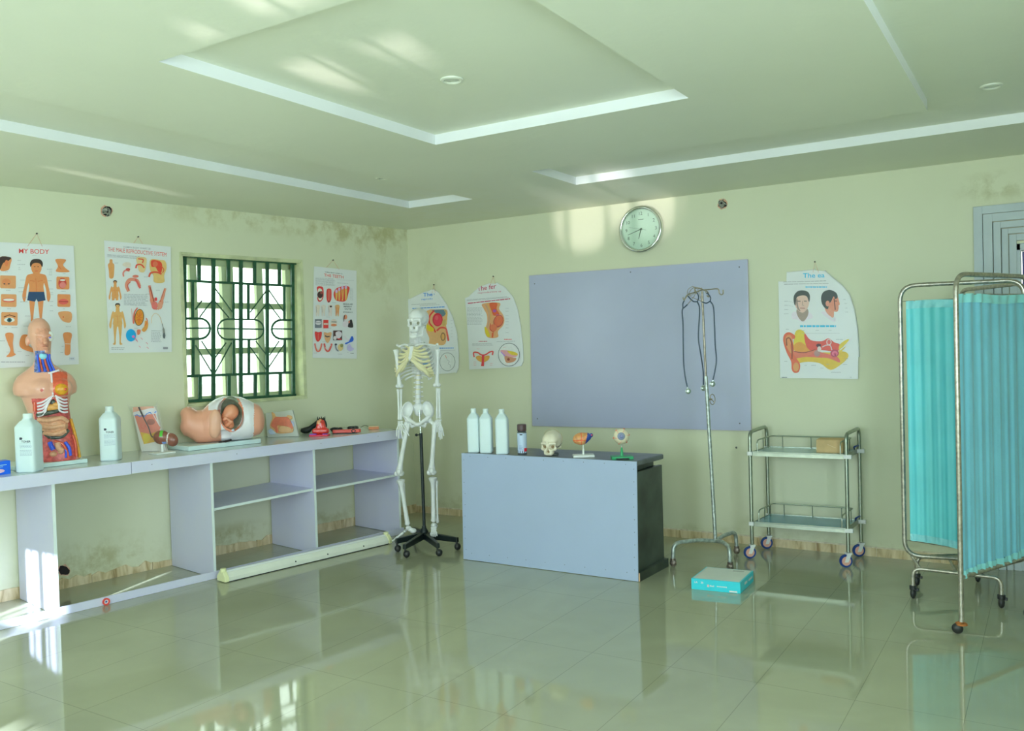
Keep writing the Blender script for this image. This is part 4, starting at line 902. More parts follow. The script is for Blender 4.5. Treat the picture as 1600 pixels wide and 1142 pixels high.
for (x0, y, x1) in ((112, 272, 134), (112, 298, 160), (118, 318, 130), (118, 330, 132), (130, 398, 158), (118, 447, 160), (120, 472, 150), (144, 508, 172), (130, 536, 176), (160, 627, 200), (150, 690, 186), (300, 328, 334), (314, 340, 334), (314, 352, 334), (312, 364, 334), (304, 402, 330), (306, 454, 340), (320, 478, 340), (320, 490, 340), (310, 534, 340), (320, 560, 338), (318, 594, 340),
                  (34, 344, 52), (40, 462, 68), (46, 580, 70), (30, 700, 44), (74, 700, 112), (400, 356, 420), (388, 469, 418), (402, 581, 414), (420, 694, 452), (112, 852, 138), (164, 878, 188), (0, 785, 32), (42, 856, 60), (394, 820, 408), (386, 858, 404)): a.lines(x0, y-3, x1, y+4, 1, GR, w=3, rag=0)
a.lines(8, 915, 160, 925, 1, GR, w=4, rag=0); a.rect(440, 888, 476, 908, (150, 172, 172)); a.lines(444, 892, 472, 904, 1, DK, w=5)
a.lines(205, 238, 232, 242, 1, GR, w=2, rag=0)
a.build('printed_picture', t)
# ---------------- THE MALE REPRODUCTIVE SYSTEM
t = chart('chart headed THE MALE REPRODUCTIVE SYSTEM, just left of the barred window', left, WN, [(162.5, 375.5), (267, 385.5), (268.5, 550), (170.5, 551.5)], (215.5, 370), ((209, 380), (223, 381)))
a = Art(lambda x, y, l: left(x, y, .008+l), 0, 340, 4.08)
a.text('HUMAN BODY CHART 20', (788, 192), (960, 204), 11, GR, .01); a.text('THE MALE REPRODUCTIVE SYSTEM', (689, 213), (1061, 248), 26, (202, 84, 70), .0)
a.lines(684, 232, 920, 252, 3, GR, .06, w=2.5)
OR_, OY = (224, 164, 96), (232, 184, 110)
a.blob([(700, 268), (716, 268), (718, 288), (728, 300), (728, 340), (722, 384), (698, 384), (694, 340), (688, 300), (698, 288)], OR_)
figure(a, 734, 400, 205, OR_, (60, 44, 36), None, (190, 110, 60)); a.rect(690, 527, 780, 612, (184, 208, 208))
figure(a, 750, 546, 268, OY, (40, 38, 40), None, (196, 120, 64))
PK, PD = (196, 128, 112), (150, 70, 60)
a.blob([(780, 300), (800, 284), (832, 290), (830, 318), (800, 314)], (200, 200, 178)); a.line([(788, 376), (786, 352), (800, 336), (826, 340)], 10, PK, True); a.oval(816, 330, 14, 9, PD)
a.blob([(872, 254), (930, 256), (932, 300), (920, 346), (888, 342), (876, 300)], (222, 200, 140)); a.line([(866, 322), (872, 302), (900, 300), (920, 320)], 9, (196, 72, 52), True); a.line([(880, 262), (912, 268), (908, 290)], 8, (200, 90, 60), True)
a.line([(820, 470), (806, 430), (826, 396), (872, 400), (890, 440)], 20, (186, 130, 104), True); a.line([(820, 462), (814, 430), (832, 408)], 6, (150, 80, 70), True); a.oval(864, 374, 20, 9, (196, 120, 96)); a.line([(862, 392), (880, 420), (894, 450)], 12, (180, 90, 80), True)
a.blob([(960, 268), (1020, 270), (1052, 276), (1062, 320), (1046, 370), (1046, 412), (984, 412), (978, 370), (956, 330)], (228, 196, 118)); a.blob([(966, 272), (1014, 276), (1034, 300), (1028, 350), (1006, 340), (992, 316), (966, 312)], (190, 70, 50)); a.line([(950, 378), (962, 352), (1000, 348), (1030, 360)], 11, (160, 70, 50), True); a.oval(990, 296, 16, 18, (226, 120, 84)); a.line([(1020, 300), (1044, 330), (1036, 352)], 6, (222, 96, 60), True)
a.line([(952, 432), (962, 480), (978, 550), (1000, 586)], [16, 20, 30, 12], (190, 124, 98), True); a.line([(1054, 450), (1040, 500), (1020, 560), (1006, 586)], [14, 18, 30, 12], (200, 140, 110), True); a.line([(956, 440), (972, 500), (990, 570)], 6, (120, 60, 44), True); a.line([(1048, 456), (1026, 520), (1014, 575)], 5, (140, 80, 60), True); a.oval(994, 520, 8, 12, (206, 70, 70)); a.oval(986, 560, 20, 26, (196, 110, 100)); a.oval(1020, 560, 16, 24, (206, 150, 120))
a.lines(790, 484, 950, 560, 8, GR, .03, w=3)
a.oval(888, 636, 30, 54, (70, 56, 40), 6); a.oval(888, 636, 26, 50, (222, 150, 52), 6)
for k in range(9): an = math.radians(-75+k*37); a.line([(886+4*math.cos(an), 638+8*math.sin(an)), (888+22*math.cos(an), 636+44*math.sin(an))], 4, (160, 84, 40))
a.line([(876, 574), (856, 610), (852, 676)], 8, (196, 96, 72), True); a.line([(838, 580), (846, 670)], 3, (200, 150, 130), True)
a.oval(835, 750, 32, 40, (24, 150, 206)); a.oval(850, 758, 10, 8, (196, 120, 170)); a.line([(852, 760), (876, 786)], 3, (220, 90, 140))
a.blob([(876, 714), (896, 716), (892, 740), (878, 748), (874, 730)], (202, 120, 84)); a.blob([(926, 656), (944, 670), (940, 706), (920, 728), (904, 716), (920, 690)], (222, 160, 80)); a.line([(932, 640), (940, 662), (924, 690)], 5, (170, 90, 50), True)
a.line([(966, 674), (968, 634), (990, 610), (1018, 630), (1034, 676)], 3, (170, 160, 120), True); a.line([(1034, 676), (1044, 720), (1048, 770)], [5, 13, 9], (104, 116, 106), True); a.oval(1046, 752, 8, 18, (70, 84, 84))
a.lines(964, 716, 1030, 795, 8, GR, .02, w=3); a.lines(710, 824, 804, 842, 2, GR, .02, w=4); a.rect(1040, 824, 1070, 838, (110, 124, 124))
for x, y in ((866, 782), (884, 818), (896, 766), (930, 796), (934, 824)): a.line([(x, y), (x+9, y+5), (x+12, y+12)], 2.5, (214, 110, 120))
for x, y in ((730, 287), (918, 376), (930, 484), (996, 460), (968, 718), (856, 702), (1052, 536)): a.lines(x, y, x+24, y+4, 1, GR, w=2.5, rag=0)
a.build('printed_picture', t)
# ---------------- THE TEETH
t = chart('chart headed THE TEETH, right of the barred window near the room corner', left, WN, [(490.5, 416), (557, 423), (557.5, 560.5), (488.5, 559)], (520, 406.5), ((510, 418), (530, 421)))
a = Art(lambda x, y, l: left(x, y, .008+l), 480, 400, 6.343)
a.text('HUMAN BODY CHART 15', (178, 162), (348, 182), 9, DK, .01); a.text('THE TEETH', (168, 202), (360, 224), 30, (206, 76, 60), .005)
a.lines(82, 212, 288, 290, 8, GR, .06, w=3); a.lines(300, 262, 420, 270, 1, GR, .05, w=3); a.line([(300, 234), (465, 244)], 1.5, GR)
a.blob([(96, 310), (130, 300), (158, 316), (162, 400), (140, 446), (112, 450), (100, 420), (108, 380)], (206, 60, 60)); a.blob([(108, 330), (140, 326), (152, 372), (142, 432), (112, 428)], (220, 224, 200)); a.oval(128, 384, 28, 34, (52, 36, 34)); a.oval(140, 362, 12, 16, (110, 60, 50))
a.blob([(196, 330), (222, 322), (240, 340), (238, 430), (214, 462), (196, 440), (190, 380)], (206, 76, 66)); a.line([(216, 336), (214, 446)], 8, (238, 140, 110)); a.line([(214, 440), (214, 460)], 10, DK)
a.blob([(262, 370), (290, 320), (360, 298), (418, 308), (406, 380), (380, 446), (300, 446), (272, 420)], (218, 74, 62))
for x, y0 in ((290, 350), (318, 330), (350, 314), (384, 308)): a.blob([(x-10, y0), (x+10, y0-4), (x+9, 400), (x+3, 440), (x-6, 436), (x-9, 390)], (228, 190, 96)); a.oval(x, y0, 12, 18, (188, 178, 214))
a.line([(350, 330), (344, 430)], 5, (206, 60, 50)); a.lines(424, 320, 458, 440, 10, GR, .02, w=3)
for x, c, c2 in ((104, (186, 190, 170), 0), (160, (196, 200, 182), 0), (228, (180, 184, 170), 1), (298, (226, 180, 116), 2)):
    a.blob([(x-22, 494), (x-6, 484), (x+14, 484), (x+24, 500), (x+18, 540), (x+14, 590), (x+6, 596), (x, 560), (x-8, 596), (x-16, 590), (x-18, 540)], c); a.line([(x-14, 500), (x-12, 560)], 4, (120, 130, 124))
    if c2 == 1: a.oval(x+6, 500, 12, 9, (40, 34, 30))
    if c2 == 2: a.line([(x-8, 510), (x-8, 580)], 5, (196, 110, 60)); a.line([(x+8, 510), (x+10, 580)], 5, (196, 110, 60))
for i, (s, y, h) in enumerate((('REGULAR', 482, 14), ('MAINT', 506, 14), ('CUTE', 530, 14), ('EFFICIENCY', 560, 10))): a.text(s, (356+(i % 3)*8, y), (452-(i % 3)*8, y+3), h, DK, .01)
a.rect(76, 624, 144, 712, (90, 104, 106)); a.oval(110, 662, 30, 20, (206, 210, 206)); a.line([(82, 660), (138, 660)], 5, DK)
a.rect(160, 634, 210, 716, (190, 60, 54)); a.rect(164, 664, 206, 682, (224, 208, 186))
a.oval(264, 660, 32, 36, (206, 202, 182)); a.oval(264, 684, 30, 12, (222, 140, 90)); a.line([(240, 652), (290, 654)], 8, (80, 100, 92))
a.blob([(350, 690), (360, 640), (384, 640), (410, 660), (430, 690), (380, 706)], (206, 208, 206)); a.oval(380, 604, 16, 24, (186, 130, 96)); a.blob([(362, 600), (374, 584), (366, 640), (360, 650)], (70, 50, 40)); a.blob([(404, 690), (420, 640), (440, 630), (450, 660), (454, 706), (410, 706)], (34, 34, 36)); a.oval(416, 652, 8, 14, (206, 140, 110))
a.blob([(76, 752), (110, 756), (144, 752), (138, 810), (112, 848), (88, 830)], (206, 62, 56)); a.line([(110, 768), (110, 830)], 8, (232, 120, 100))
a.blob([(166, 756), (200, 762), (238, 754), (236, 800), (206, 862), (178, 830)], (196, 160, 110)); a.line([(176, 790), (196, 800), (222, 796)], 12, (60, 60, 56))
a.rect(258, 738, 346, 834, (60, 44, 44)); a.blob([(280, 762), (318, 744), (344, 770), (330, 806), (300, 820)], (206, 206, 206)); a.line([(300, 820), (340, 826)], 10, (170, 50, 50)); a.oval(276, 812, 16, 20, (200, 200, 196))
a.line([(76, 866), (92, 930), (110, 944), (130, 926), (144, 866)], 15, (212, 112, 96), True); a.line([(84, 868), (98, 920), (120, 922), (136, 868)], 5, (226, 210, 180), True)
a.line([(168, 866), (184, 926), (206, 944), (226, 920), (244, 868)], 17, (206, 96, 86), True); a.line([(176, 900), (198, 926), (236, 880)], 5, (190, 190, 176), True)
a.oval(330, 906, 26, 34, (190, 180, 120)); a.line([(280, 870), (288, 920), (310, 944)], 10, (90, 100, 110), True); a.oval(284, 876, 12, 10, (50, 56, 66)); a.oval(342, 886, 16, 18, (110, 120, 70))
a.blob([(376, 862), (410, 850), (424, 826), (444, 792), (460, 820), (450, 846), (420, 858), (384, 874)], (26, 80, 168)); a.blob([(396, 900), (420, 870), (440, 900), (464, 922), (430, 942), (400, 930)], (150, 160, 190)); a.line([(370, 790), (400, 830), (416, 820)], 10, (180, 186, 184), True)
a.lines(66, 956, 96, 964, 1, GR, w=4, rag=0); a.lines(430, 956, 466, 970, 1, DK, w=7, rag=0); a.lines(396, 952, 412, 958, 1, GR, w=3, rag=0); a.lines(306, 968, 356, 974, 1, GR, w=3)
for x, y in ((246, 458), (186, 600), (150, 846), (200, 712)): a.lines(x, y, x+40, y+5, 1, GR, .04, w=3, rag=0)
a.build('printed_picture', t)
NB = np.array([0, -1., 0])
# ---------------- The (male) reproductive, behind the skeleton
fb = lambda x, y, l: back(x, y, .014+l)
def zb(L): return [(600+x/5.708, 430+y/5.708) for x, y in L]
o_ = zb([(208, 226), (350, 158), (432, 132), (470, 150), (545, 258), (600, 370), (640, 520), (656, 700), (654, 830), (636, 868), (560, 876), (430, 882), (250, 880), (228, 600)])
t = chart('curled chart with a blue The title hanging behind the skeleton near the corner', back, NB, o_, zb([(447, 85)])[0], zb([(430, 158), (458, 156)]), .014, [zb([(432, 132), (470, 150), (545, 258), (600, 370), (640, 520), (656, 700), (654, 830), (636, 868)]), zb([(208, 226), (350, 158), (432, 132)])])
a = Art(fb, 600, 430, 5.708)
BL = (30, 110, 170)
a.text('The', (350, 190), (432, 184), 32, BL, .01); a.text('reprodu', (334, 222), (432, 214), 15, BL, .0); a.line([(446, 164), (450, 172)], 5, BL)
a.lines(244, 258, 500, 264, 1, GR, -.05, w=3); a.lines(318, 266, 520, 272, 1, GR, -.04, w=3); a.lines(252, 290, 540, 300, 1, BL, -.05, w=7, rag=0)
a.blob([(372, 330), (410, 306), (470, 306), (556, 306), (566, 360), (552, 420), (560, 500), (546, 612), (470, 622), (404, 614), (404, 560), (376, 490), (384, 420), (392, 370)], (222, 180, 120))
a.blob([(430, 312), (540, 308), (552, 340), (520, 370), (470, 340)], (72, 104, 110)); a.oval(478, 396, 46, 60, (150, 36, 48)); a.oval(480, 400, 36, 48, (196, 60, 76)); a.oval(470, 380, 14, 20, (214, 96, 100))
a.line([(446, 316), (410, 360), (404, 420), (440, 470), (460, 510)], 13, (206, 64, 54), True); a.blob([(384, 440), (440, 470), (440, 500), (400, 498), (380, 470)], (228, 206, 50)); a.line([(470, 496), (500, 470), (540, 470), (560, 500), (574, 586)], 15, (206, 84, 70), True); a.line([(540, 476), (566, 510), (582, 580)], 5, (226, 150, 130), True)
a.oval(526, 548, 22, 38, (110, 90, 60)); a.oval(526, 548, 14, 28, (214, 170, 96)); a.blob([(520, 410), (548, 390), (550, 440), (524, 450)], (150, 140, 80)); a.line([(540, 310), (560, 360), (556, 440)], 6, (232, 200, 90), True)
a.lines(494, 644, 622, 654, 1, BL, -.01, w=7, rag=0); a.line([(400, 674), (636, 668)], 1.5, GR)
a.oval(566, 772, 69, 82, DK, n=30); a.oval(566, 772, 66, 79, (180, 204, 200), n=30); a.line([(548, 716), (566, 756), (582, 766), (572, 790), (590, 800), (592, 824)], 2.5, GR, True); a.line([(544, 712), (558, 738)], 5, (206, 140, 120))
for y in (400, 430, 462, 492, 520, 546): a.lines(596, y, 612, y+4, 1, GR, w=2, rag=0)
a.build('printed_picture', t)
# ---------------- The female reproductive
o_ = zb([(722, 204), (760, 190), (850, 110), (945, 76), (1000, 72), (1070, 112), (1140, 196), (1180, 300), (1206, 440), (1228, 640), (1232, 770), (1214, 808), (1180, 818), (760, 842), (752, 640), (738, 400)])
t = chart('curled chart with a maroon The female reproductive title, left of the whiteboard', back, NB, o_, zb([(977, 10)])[0], zb([(948, 84), (990, 76)]), .014, [zb([(1000, 72), (1070, 112), (1140, 196), (1180, 300), (1206, 440), (1228, 640), (1232, 770), (1214, 808)]), zb([(760, 190), (850, 110), (945, 76)])])
a = Art(fb, 600, 430, 5.708); MR = (140, 50, 76)
a.text('he fer', (866, 136), (1000, 116), 42, MR, .008); a.line([(846, 112), (850, 140)], 5, MR); a.text('reproductive sy', (838, 164), (1046, 148), 14, MR, .0)
a.lines(738, 216, 1120, 232, 2, GR, -.08, w=3); a.lines(748, 244, 1126, 254, 1, MR, -.11, w=8, rag=0)
a.blob([(880, 254), (1030, 246), (1026, 300), (1060, 350), (1074, 400), (1060, 450), (1016, 500), (1016, 552), (930, 556), (900, 500), (920, 420), (916, 350), (890, 300)], (220, 170, 116))
a.line([(906, 260), (936, 330), (934, 410), (920, 470)], 16, (150, 130, 100), True); a.line([(920, 254), (950, 320), (952, 400)], 8, (196, 160, 80), True); a.blob([(940, 250), (1010, 250), (1004, 300), (1030, 350), (980, 360), (960, 320)], (206, 100, 60)); a.oval(986, 318, 16, 14, (120, 70, 130)); a.line([(1000, 350), (1050, 360)], 6, (140, 80, 120), True)
a.oval(1020, 410, 44, 58, (140, 70, 60), 20); a.oval(1022, 406, 37, 48, (228, 124, 84), 20); a.oval(974, 470, 34, 34, (226, 130, 90)); a.line([(1000, 380), (996, 430), (1010, 460)], 5, (186, 84, 60), True); a.line([(950, 430), (946, 480), (980, 510)], 6, (150, 60, 50), True)
a.blob([(898, 460), (920, 480), (946, 540), (924, 550), (902, 510)], (232, 210, 60)); a.line([(970, 512), (966, 556)], 14, (206, 96, 60))
a.lines(742, 286, 880, 444, 13, GR, -.01, w=3); a.line([(1042, 596), (1042, 598)], 1, GR)
for y in (292, 318, 358, 386, 412, 438, 466, 508): a.lines(1084, y, 1112, y+4, 1, GR, w=3, rag=0)
a.lines(844, 584, 920, 592, 1, MR, w=6, rag=0); a.lines(1072, 566, 1140, 576, 1, (206, 60, 70), w=6, rag=0); a.lines(786, 606, 976, 632, 3, GR, -.02, w=2.5); a.lines(1004, 588, 1196, 596, 1, GR, -.02, w=2.5)
a.line([(804, 730), (800, 690), (836, 690), (860, 706), (884, 712), (910, 706), (940, 686), (970, 680), (966, 712)], 12, (206, 84, 76), True); a.blob([(818, 730), (850, 716), (880, 726), (920, 716), (942, 722), (930, 756), (884, 776), (840, 762)], (222, 170, 80)); a.line([(884, 710), (882, 770), (878, 810)], [24, 20, 26], (200, 66, 70))
a.oval(1114, 708, 96, 104, DK, n=34); a.oval(1114, 708, 92, 100, (182, 204, 200), n=34)
a.blob([(1036, 672), (1090, 670), (1150, 680), (1192, 700), (1180, 726), (1130, 740), (1090, 760), (1070, 720)], (190, 150, 150)); a.blob([(1100, 672), (1180, 690), (1186, 714), (1130, 706)], (226, 206, 70)); a.blob([(1080, 720), (1150, 736), (1180, 740), (1160, 770), (1100, 782), (1080, 760)], (150, 120, 90)); a.line([(1044, 684), (1080, 720)], 8, (130, 110, 180), True); a.oval(1110, 750, 12, 12, (110, 60, 50))
for x, y in ((828, 654), (800, 770), (800, 786), (800, 800), (944, 784), (944, 800), (1060, 640), (1080, 790)): a.lines(x, y, x+24, y+4, 1, (176, 130, 130), w=3, rag=0)
a.build('printed_picture', t)
# ---------------- The ear
def ze(L): return [(1200+x/5.7125, 400+y/5.7125) for x, y in L]
o_ = ze([(92, 226), (164, 228), (166, 152), (300, 140), (420, 128), (500, 134), (560, 190), (660, 270), (720, 350), (760, 470), (790, 650), (806, 900), (804, 1098), (450, 1092), (108, 1090), (100, 600)])
t = chart('curled chart headed The ear with two heads, between whiteboard and folding screen', back, NB, o_, ze([(420, 52)])[0], ze([(402, 146), (452, 146)]), .014, [ze([(500, 134), (560, 190), (660, 270), (720, 350), (760, 470), (790, 650), (806, 900)]), ze([(166, 152), (300, 140), (420, 128)])])
a = Art(fb, 1200, 400, 5.7125); TE = (30, 150, 176)
a.text('The ea', (312, 194), (505, 190), 42, TE, .012); a.lines(136, 226, 520, 240, 1, GR, -.03, w=5, rag=0); a.lines(144, 246, 540, 258, 1, GR, -.02, w=5, rag=0); a.lines(334, 268, 526, 280, 1, TE, w=10, rag=0)
HS = (176, 160, 140)
a.blob([(214, 512), (256, 500), (310, 590), (360, 500), (402, 548), (350, 566), (310, 590), (260, 566), (216, 560)], (206, 212, 226)); a.blob([(262, 470), (350, 470), (356, 530), (310, 584), (262, 530)], (120, 116, 100))
a.blob([(236, 400), (240, 350), (300, 330), (362, 350), (368, 410), (350, 470), (312, 506), (274, 490), (246, 450)], HS); a.blob([(246, 440), (232, 420), (230, 360), (262, 316), (310, 306), (356, 320), (374, 360), (366, 410), (346, 360), (300, 352), (256, 372)], (42, 54, 48))
a.blob([(250, 400), (262, 380), (270, 450), (290, 492), (262, 470)], (110, 106, 92)); a.line([(262, 402), (290, 404)], 6, (60, 60, 52)); a.line([(320, 402), (346, 402)], 6, (60, 60, 52)); a.line([(306, 400), (308, 440), (322, 442)], 4, (120, 100, 84)); a.line([(286, 464), (330, 466)], 6, (120, 74, 64))
a.blob([(476, 500), (520, 500), (590, 580), (606, 560), (584, 540), (600, 590), (560, 572), (490, 520)], (206, 212, 226)); a.blob([(510, 450), (580, 440), (586, 542), (560, 540), (520, 500)], (168, 124, 96))
a.blob([(600, 350), (622, 366), (640, 430), (630, 440), (630, 466), (620, 494), (590, 494), (560, 470), (540, 400)], (190, 130, 100)); a.blob([(516, 470), (484, 430), (474, 370), (496, 320), (552, 302), (606, 326), (622, 366), (600, 384), (586, 360), (566, 400), (546, 430), (536, 470)], (38, 50, 44)); a.oval(532, 424, 18, 26, (182, 130, 104)); a.line([(592, 400), (616, 402)], 6, (50, 40, 34)); a.line([(590, 380), (600, 480)], 10, (90, 56, 44), True)
a.lines(286, 612, 606, 632, 1, TE, w=16, rag=0)
a.blob([(250, 668), (310, 664), (350, 740), (360, 850), (300, 880), (236, 850), (230, 760)], (236, 214, 60)); a.blob([(236, 790), (300, 770), (380, 850), (330, 866), (250, 860)], (228, 160, 60))
a.blob([(326, 690), (380, 750), (480, 760), (540, 734), (590, 770), (640, 790), (620, 850), (480, 840), (400, 856), (340, 800)], (216, 84, 66))
a.blob([(226, 900), (300, 880), (480, 860), (560, 860), (640, 850), (700, 860), (716, 900), (660, 960), (560, 1016), (470, 960), (380, 944), (300, 950), (236, 970)], (232, 196, 56)); a.blob([(230, 850), (300, 856), (420, 850), (520, 870), (620, 900), (640, 950), (540, 912), (440, 906), (340, 900), (240, 910)], (222, 110, 90)); a.blob([(640, 790), (720, 740), (700, 800), (640, 860)], (232, 206, 60))
a.line([(640, 840), (700, 790), (740, 740), (766, 704)], [8, 16, 14, 3], (222, 226, 220), True)
a.blob([(136, 760), (146, 700), (190, 680), (240, 710), (236, 740), (218, 744), (232, 820), (232, 880), (284, 960), (276, 1030), (236, 1042), (212, 1010), (206, 940), (166, 860)], (206, 100, 62)); a.blob([(152, 760), (166, 712), (200, 706), (214, 740), (200, 800), (210, 870), (176, 830)], (226, 150, 90)); a.line([(168, 800), (166, 740), (196, 736), (214, 800), (214, 920)], 9, (96, 50, 30), True); a.oval(250, 990, 26, 40, (230, 164, 96)); a.blob([(226, 850), (300, 862), (400, 840), (430, 856), (330, 900), (250, 900)], (196, 110, 80)); a.line([(230, 852), (320, 862), (420, 836)], 5, (90, 44, 30), True)
a.oval(452, 798, 22, 16, (60, 30, 34)); a.oval(438, 868, 28, 30, (130, 110, 100)); a.oval(458, 830, 18, 24, (206, 196, 186)); a.oval(594, 868, 38, 34, (140, 50, 74)); a.oval(596, 870, 26, 23, (214, 110, 130)); a.oval(598, 872, 12, 10, (150, 60, 84)); a.oval(544, 768, 24, 30, (214, 190, 180)); a.oval(544, 768, 15, 20, (196, 90, 80)); a.line([(484, 812), (520, 796), (556, 800), (570, 840)], 10, (214, 190, 184), True); a.oval(600, 1034-150, 8, 8, (120, 40, 60))
for x, y, w in ((160, 650, 26), (300, 662, 26), (426, 660, 30), (542, 660, 26), (146, 400, 30), (146, 436, 30), (146, 474, 34), (142, 512, 40), (672, 384, 20), (684, 420, 20), (690, 460, 20), (690, 496, 26), (608, 740, 60), (684, 914, 34), (670, 964, 36), (326, 972, 20), (386, 972, 44), (470, 996, 26), (520, 962, 26), (146, 936, 26), (564, 1034, 86)): a.lines(x, y, x+w, y+6, 1, GR, w=4, rag=0)
for y in (404, 440): a.line([(180, y), (226, y+10)], 1.5, GR)
a.lines(124, 1076, 168, 1086, 1, DK, w=7, rag=0); a.lines(730, 1076, 748, 1084, 1, GR, w=5, rag=0); a.line([(300, 690), (640, 690)], 1.5, GR)
a.build('printed_picture', t)
# ================================================================== SKELETON ON ITS STAND
m_bone = mat('plastic_bone', A(196, 220, 200), .38, var=.06, scale=20); m_cart = mat('cream_cartilage', A(200, 206, 158), .4, var=.05); m_blkm = mat('black_stand_metal', A(16, 28, 26), .35, .2)
m_brown = mat('suture_brown', A(150, 150, 110), .6); m_rodw = mat('bright_steel_rod', (.6, .66, .62), .25, .8)
PS = np.array([.922, -1.11, 0]); sk = thing('anatomical_skeleton', 'life-size white model skeleton hanging on a black five-legged wheeled stand in the corner', 'skeleton', PS)
K = lambda x, y, tt=0.: thru(x, y, PS, tt)             # photo pixel -> skeleton plane, tt metres nearer
k3 = lambda x, y, tt=0.: K(600+x/5.4385, 470+y/5.4385, tt)
k4 = lambda x, y, tt=0.: K(600+x/5.19, 660+y/5.19, tt)
def skull_field(jaw=True, h=.0032):
    g = Grid((-.09, -.12, -.115), (.09, .125, .15), h)
    F = g.ell((0, .022, .052), (.067, .086, .068)); F = smin(F, g.ell((0, .065, .045), (.058, .052, .055)), .02); F = smin(F, g.ell((0, -.035, .055), (.056, .04, .046)), .02)
    F = smin(F, g.box((0, -.056, -.012), (.036, .028, .042), .02), .02)
    F = smin(F, g.ell((0, -.062, -.04), (.024, .02, .014)), .012)
    for s in (-1, 1):
        F = smin(F, g.ell((s*.045, -.055, -.006), (.016, .017, .014)), .012); F = smin(F, g.cap((s*.052, -.046, -.004), (s*.068, .01, .002), .0055), .006)
        F = smin(F, g.cap((s*.014, -.082, .034), (s*.05, -.064, .034), .008), .012); F = smin(F, g.cap((s*.051, -.062, .03), (s*.05, -.055, .0), .006), .008)
    for s in (-1, 1):
        F = smax(F, -g.ell((s*.030, -.092, .008), (.0205, .046, .0190), ('y', s*.25)), .003)
        F = smax(F, -g.ell((s*.066, -.025, .02), (.014, .03, .022)), .012)
    N = smin(g.ell((0, -.088, -.026), (.0145, .028, .012)), g.ell((0, -.088, -.010), (.007, .028, .016)), .004); F = smax(F, -N, .003)
    F = smin(F, g.cap((0, -.088, .012), (0, -.096, -.002), .005, .004), .006)
    F = smax(F, -g.box((0, .0, -.075), (.036, .035, .05), .02), .008)
    for k in range(-4, 5): F = smax(F, -g.cap((k*.0065, -.09, -.046), (k*.0065, -.075, -.060), .0012), .001)
    return g, F
def jaw_field(h=.0032):
    g = Grid((-.08, -.12, -.125), (.08, .05, .02), h)
    F = g.cap((-.047, -.03, -.078), (-.018, -.078, -.086), .0095, .011)
    for s in (-1, 1):
        F = smin(F, g.cap((s*.047, -.03, -.078), (s*.018, -.078, -.086), .0095, .011), .008); F = smin(F, g.cap((s*.047, -.025, -.075), (s*.053, -.008, -.018), .010, .0065), .012)
        F = smin(F, g.cap((s*.05, -.028, -.06), (s*.052, -.034, -.022), .006, .004), .01)
    F = smin(F, g.cap((-.018, -.08, -.086), (.018, -.08, -.086), .012), .008); F = smin(F, g.ell((0, -.086, -.094), (.014, .010, .010)), .008)
    F = smin(F, g.cap((-.022, -.07, -.068), (.022, -.07, -.068), .007), .006); F = smin(F, g.cap((0, -.084, -.068), (0, -.084, -.07), .006), .006)
    return g, F
g, F = skull_field(); cr = K(653, 507); M = frame_at(cr, -.42) @ Matrix.Diagonal((1.0, .88, 1.06, 1))
skull = solid(g, F, 'skull', [m_bone], M, sk)
g, F = jaw_field(); solid(g, F, 'jawbone', [m_bone], M, skull)
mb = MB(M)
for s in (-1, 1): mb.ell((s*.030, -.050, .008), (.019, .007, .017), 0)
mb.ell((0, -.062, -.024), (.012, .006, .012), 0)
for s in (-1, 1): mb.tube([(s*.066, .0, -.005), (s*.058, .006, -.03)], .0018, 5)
mb.build('socket_shadow_lining', mat('bone_recess', A(96, 108, 86), .8), skull)  # dark fillings; shade of the eye and nose sockets put into the colour
# spine
def vert(mb, c, r, h, proc=True, dpt=.04):
    mb.lathe([(r*.96, -h*.46), (r, -h*.4), (r*.84, 0), (r, h*.4), (r*.96, h*.46)], c, 14)
    if proc:
        c = np.asarray(c); mb.tube([c+FH*r*.7, c+FH*(r+dpt*.5), c+FH*(r+dpt)-[0, 0, .012]], [.008, .006, .005], 6)
        for s in (-1, 1): mb.tube([c+FH*r*.6, c+FH*r*.9+RH*s*(r+.014)], [.006, .0045], 6)
neck = k3(283, 300, -.03); c7 = k3(283, 358, -.045); t12 = k3(292, 640, -.055); l5 = k3(290, 868, -.02)
mb = MB()
for k in range(6): vert(mb, neck+(c7-neck)*(k/5.5), .0135, .015)
mb.build('neck_vertebrae', m_bone, sk)
th = []
mb = MB()
for k in range(12):
    f = k/11; c = c7+(t12-c7)*f + FH*.035*math.sin(math.pi*f); th.append(c); vert(mb, c, .012+.007*f, .021)
mb.build('chest_vertebrae', m_bone, sk)
mb = MB(); mbd = MB()
for k in range(6):
    f = (k+.4)/5.8; c = t12+(l5-t12)*f - FH*.015*math.sin(math.pi*f); vert(mb, c, .021+.003*f, .034, True, .03)
    mbd.lathe([(.019, -.004), (.0205, 0), (.019, .004)], c+np.array([0, 0, .0205]), 14)
mb.build('lumbar_vertebrae', m_bone, sk); mbd.build('spinal_discs', m_cart, sk)
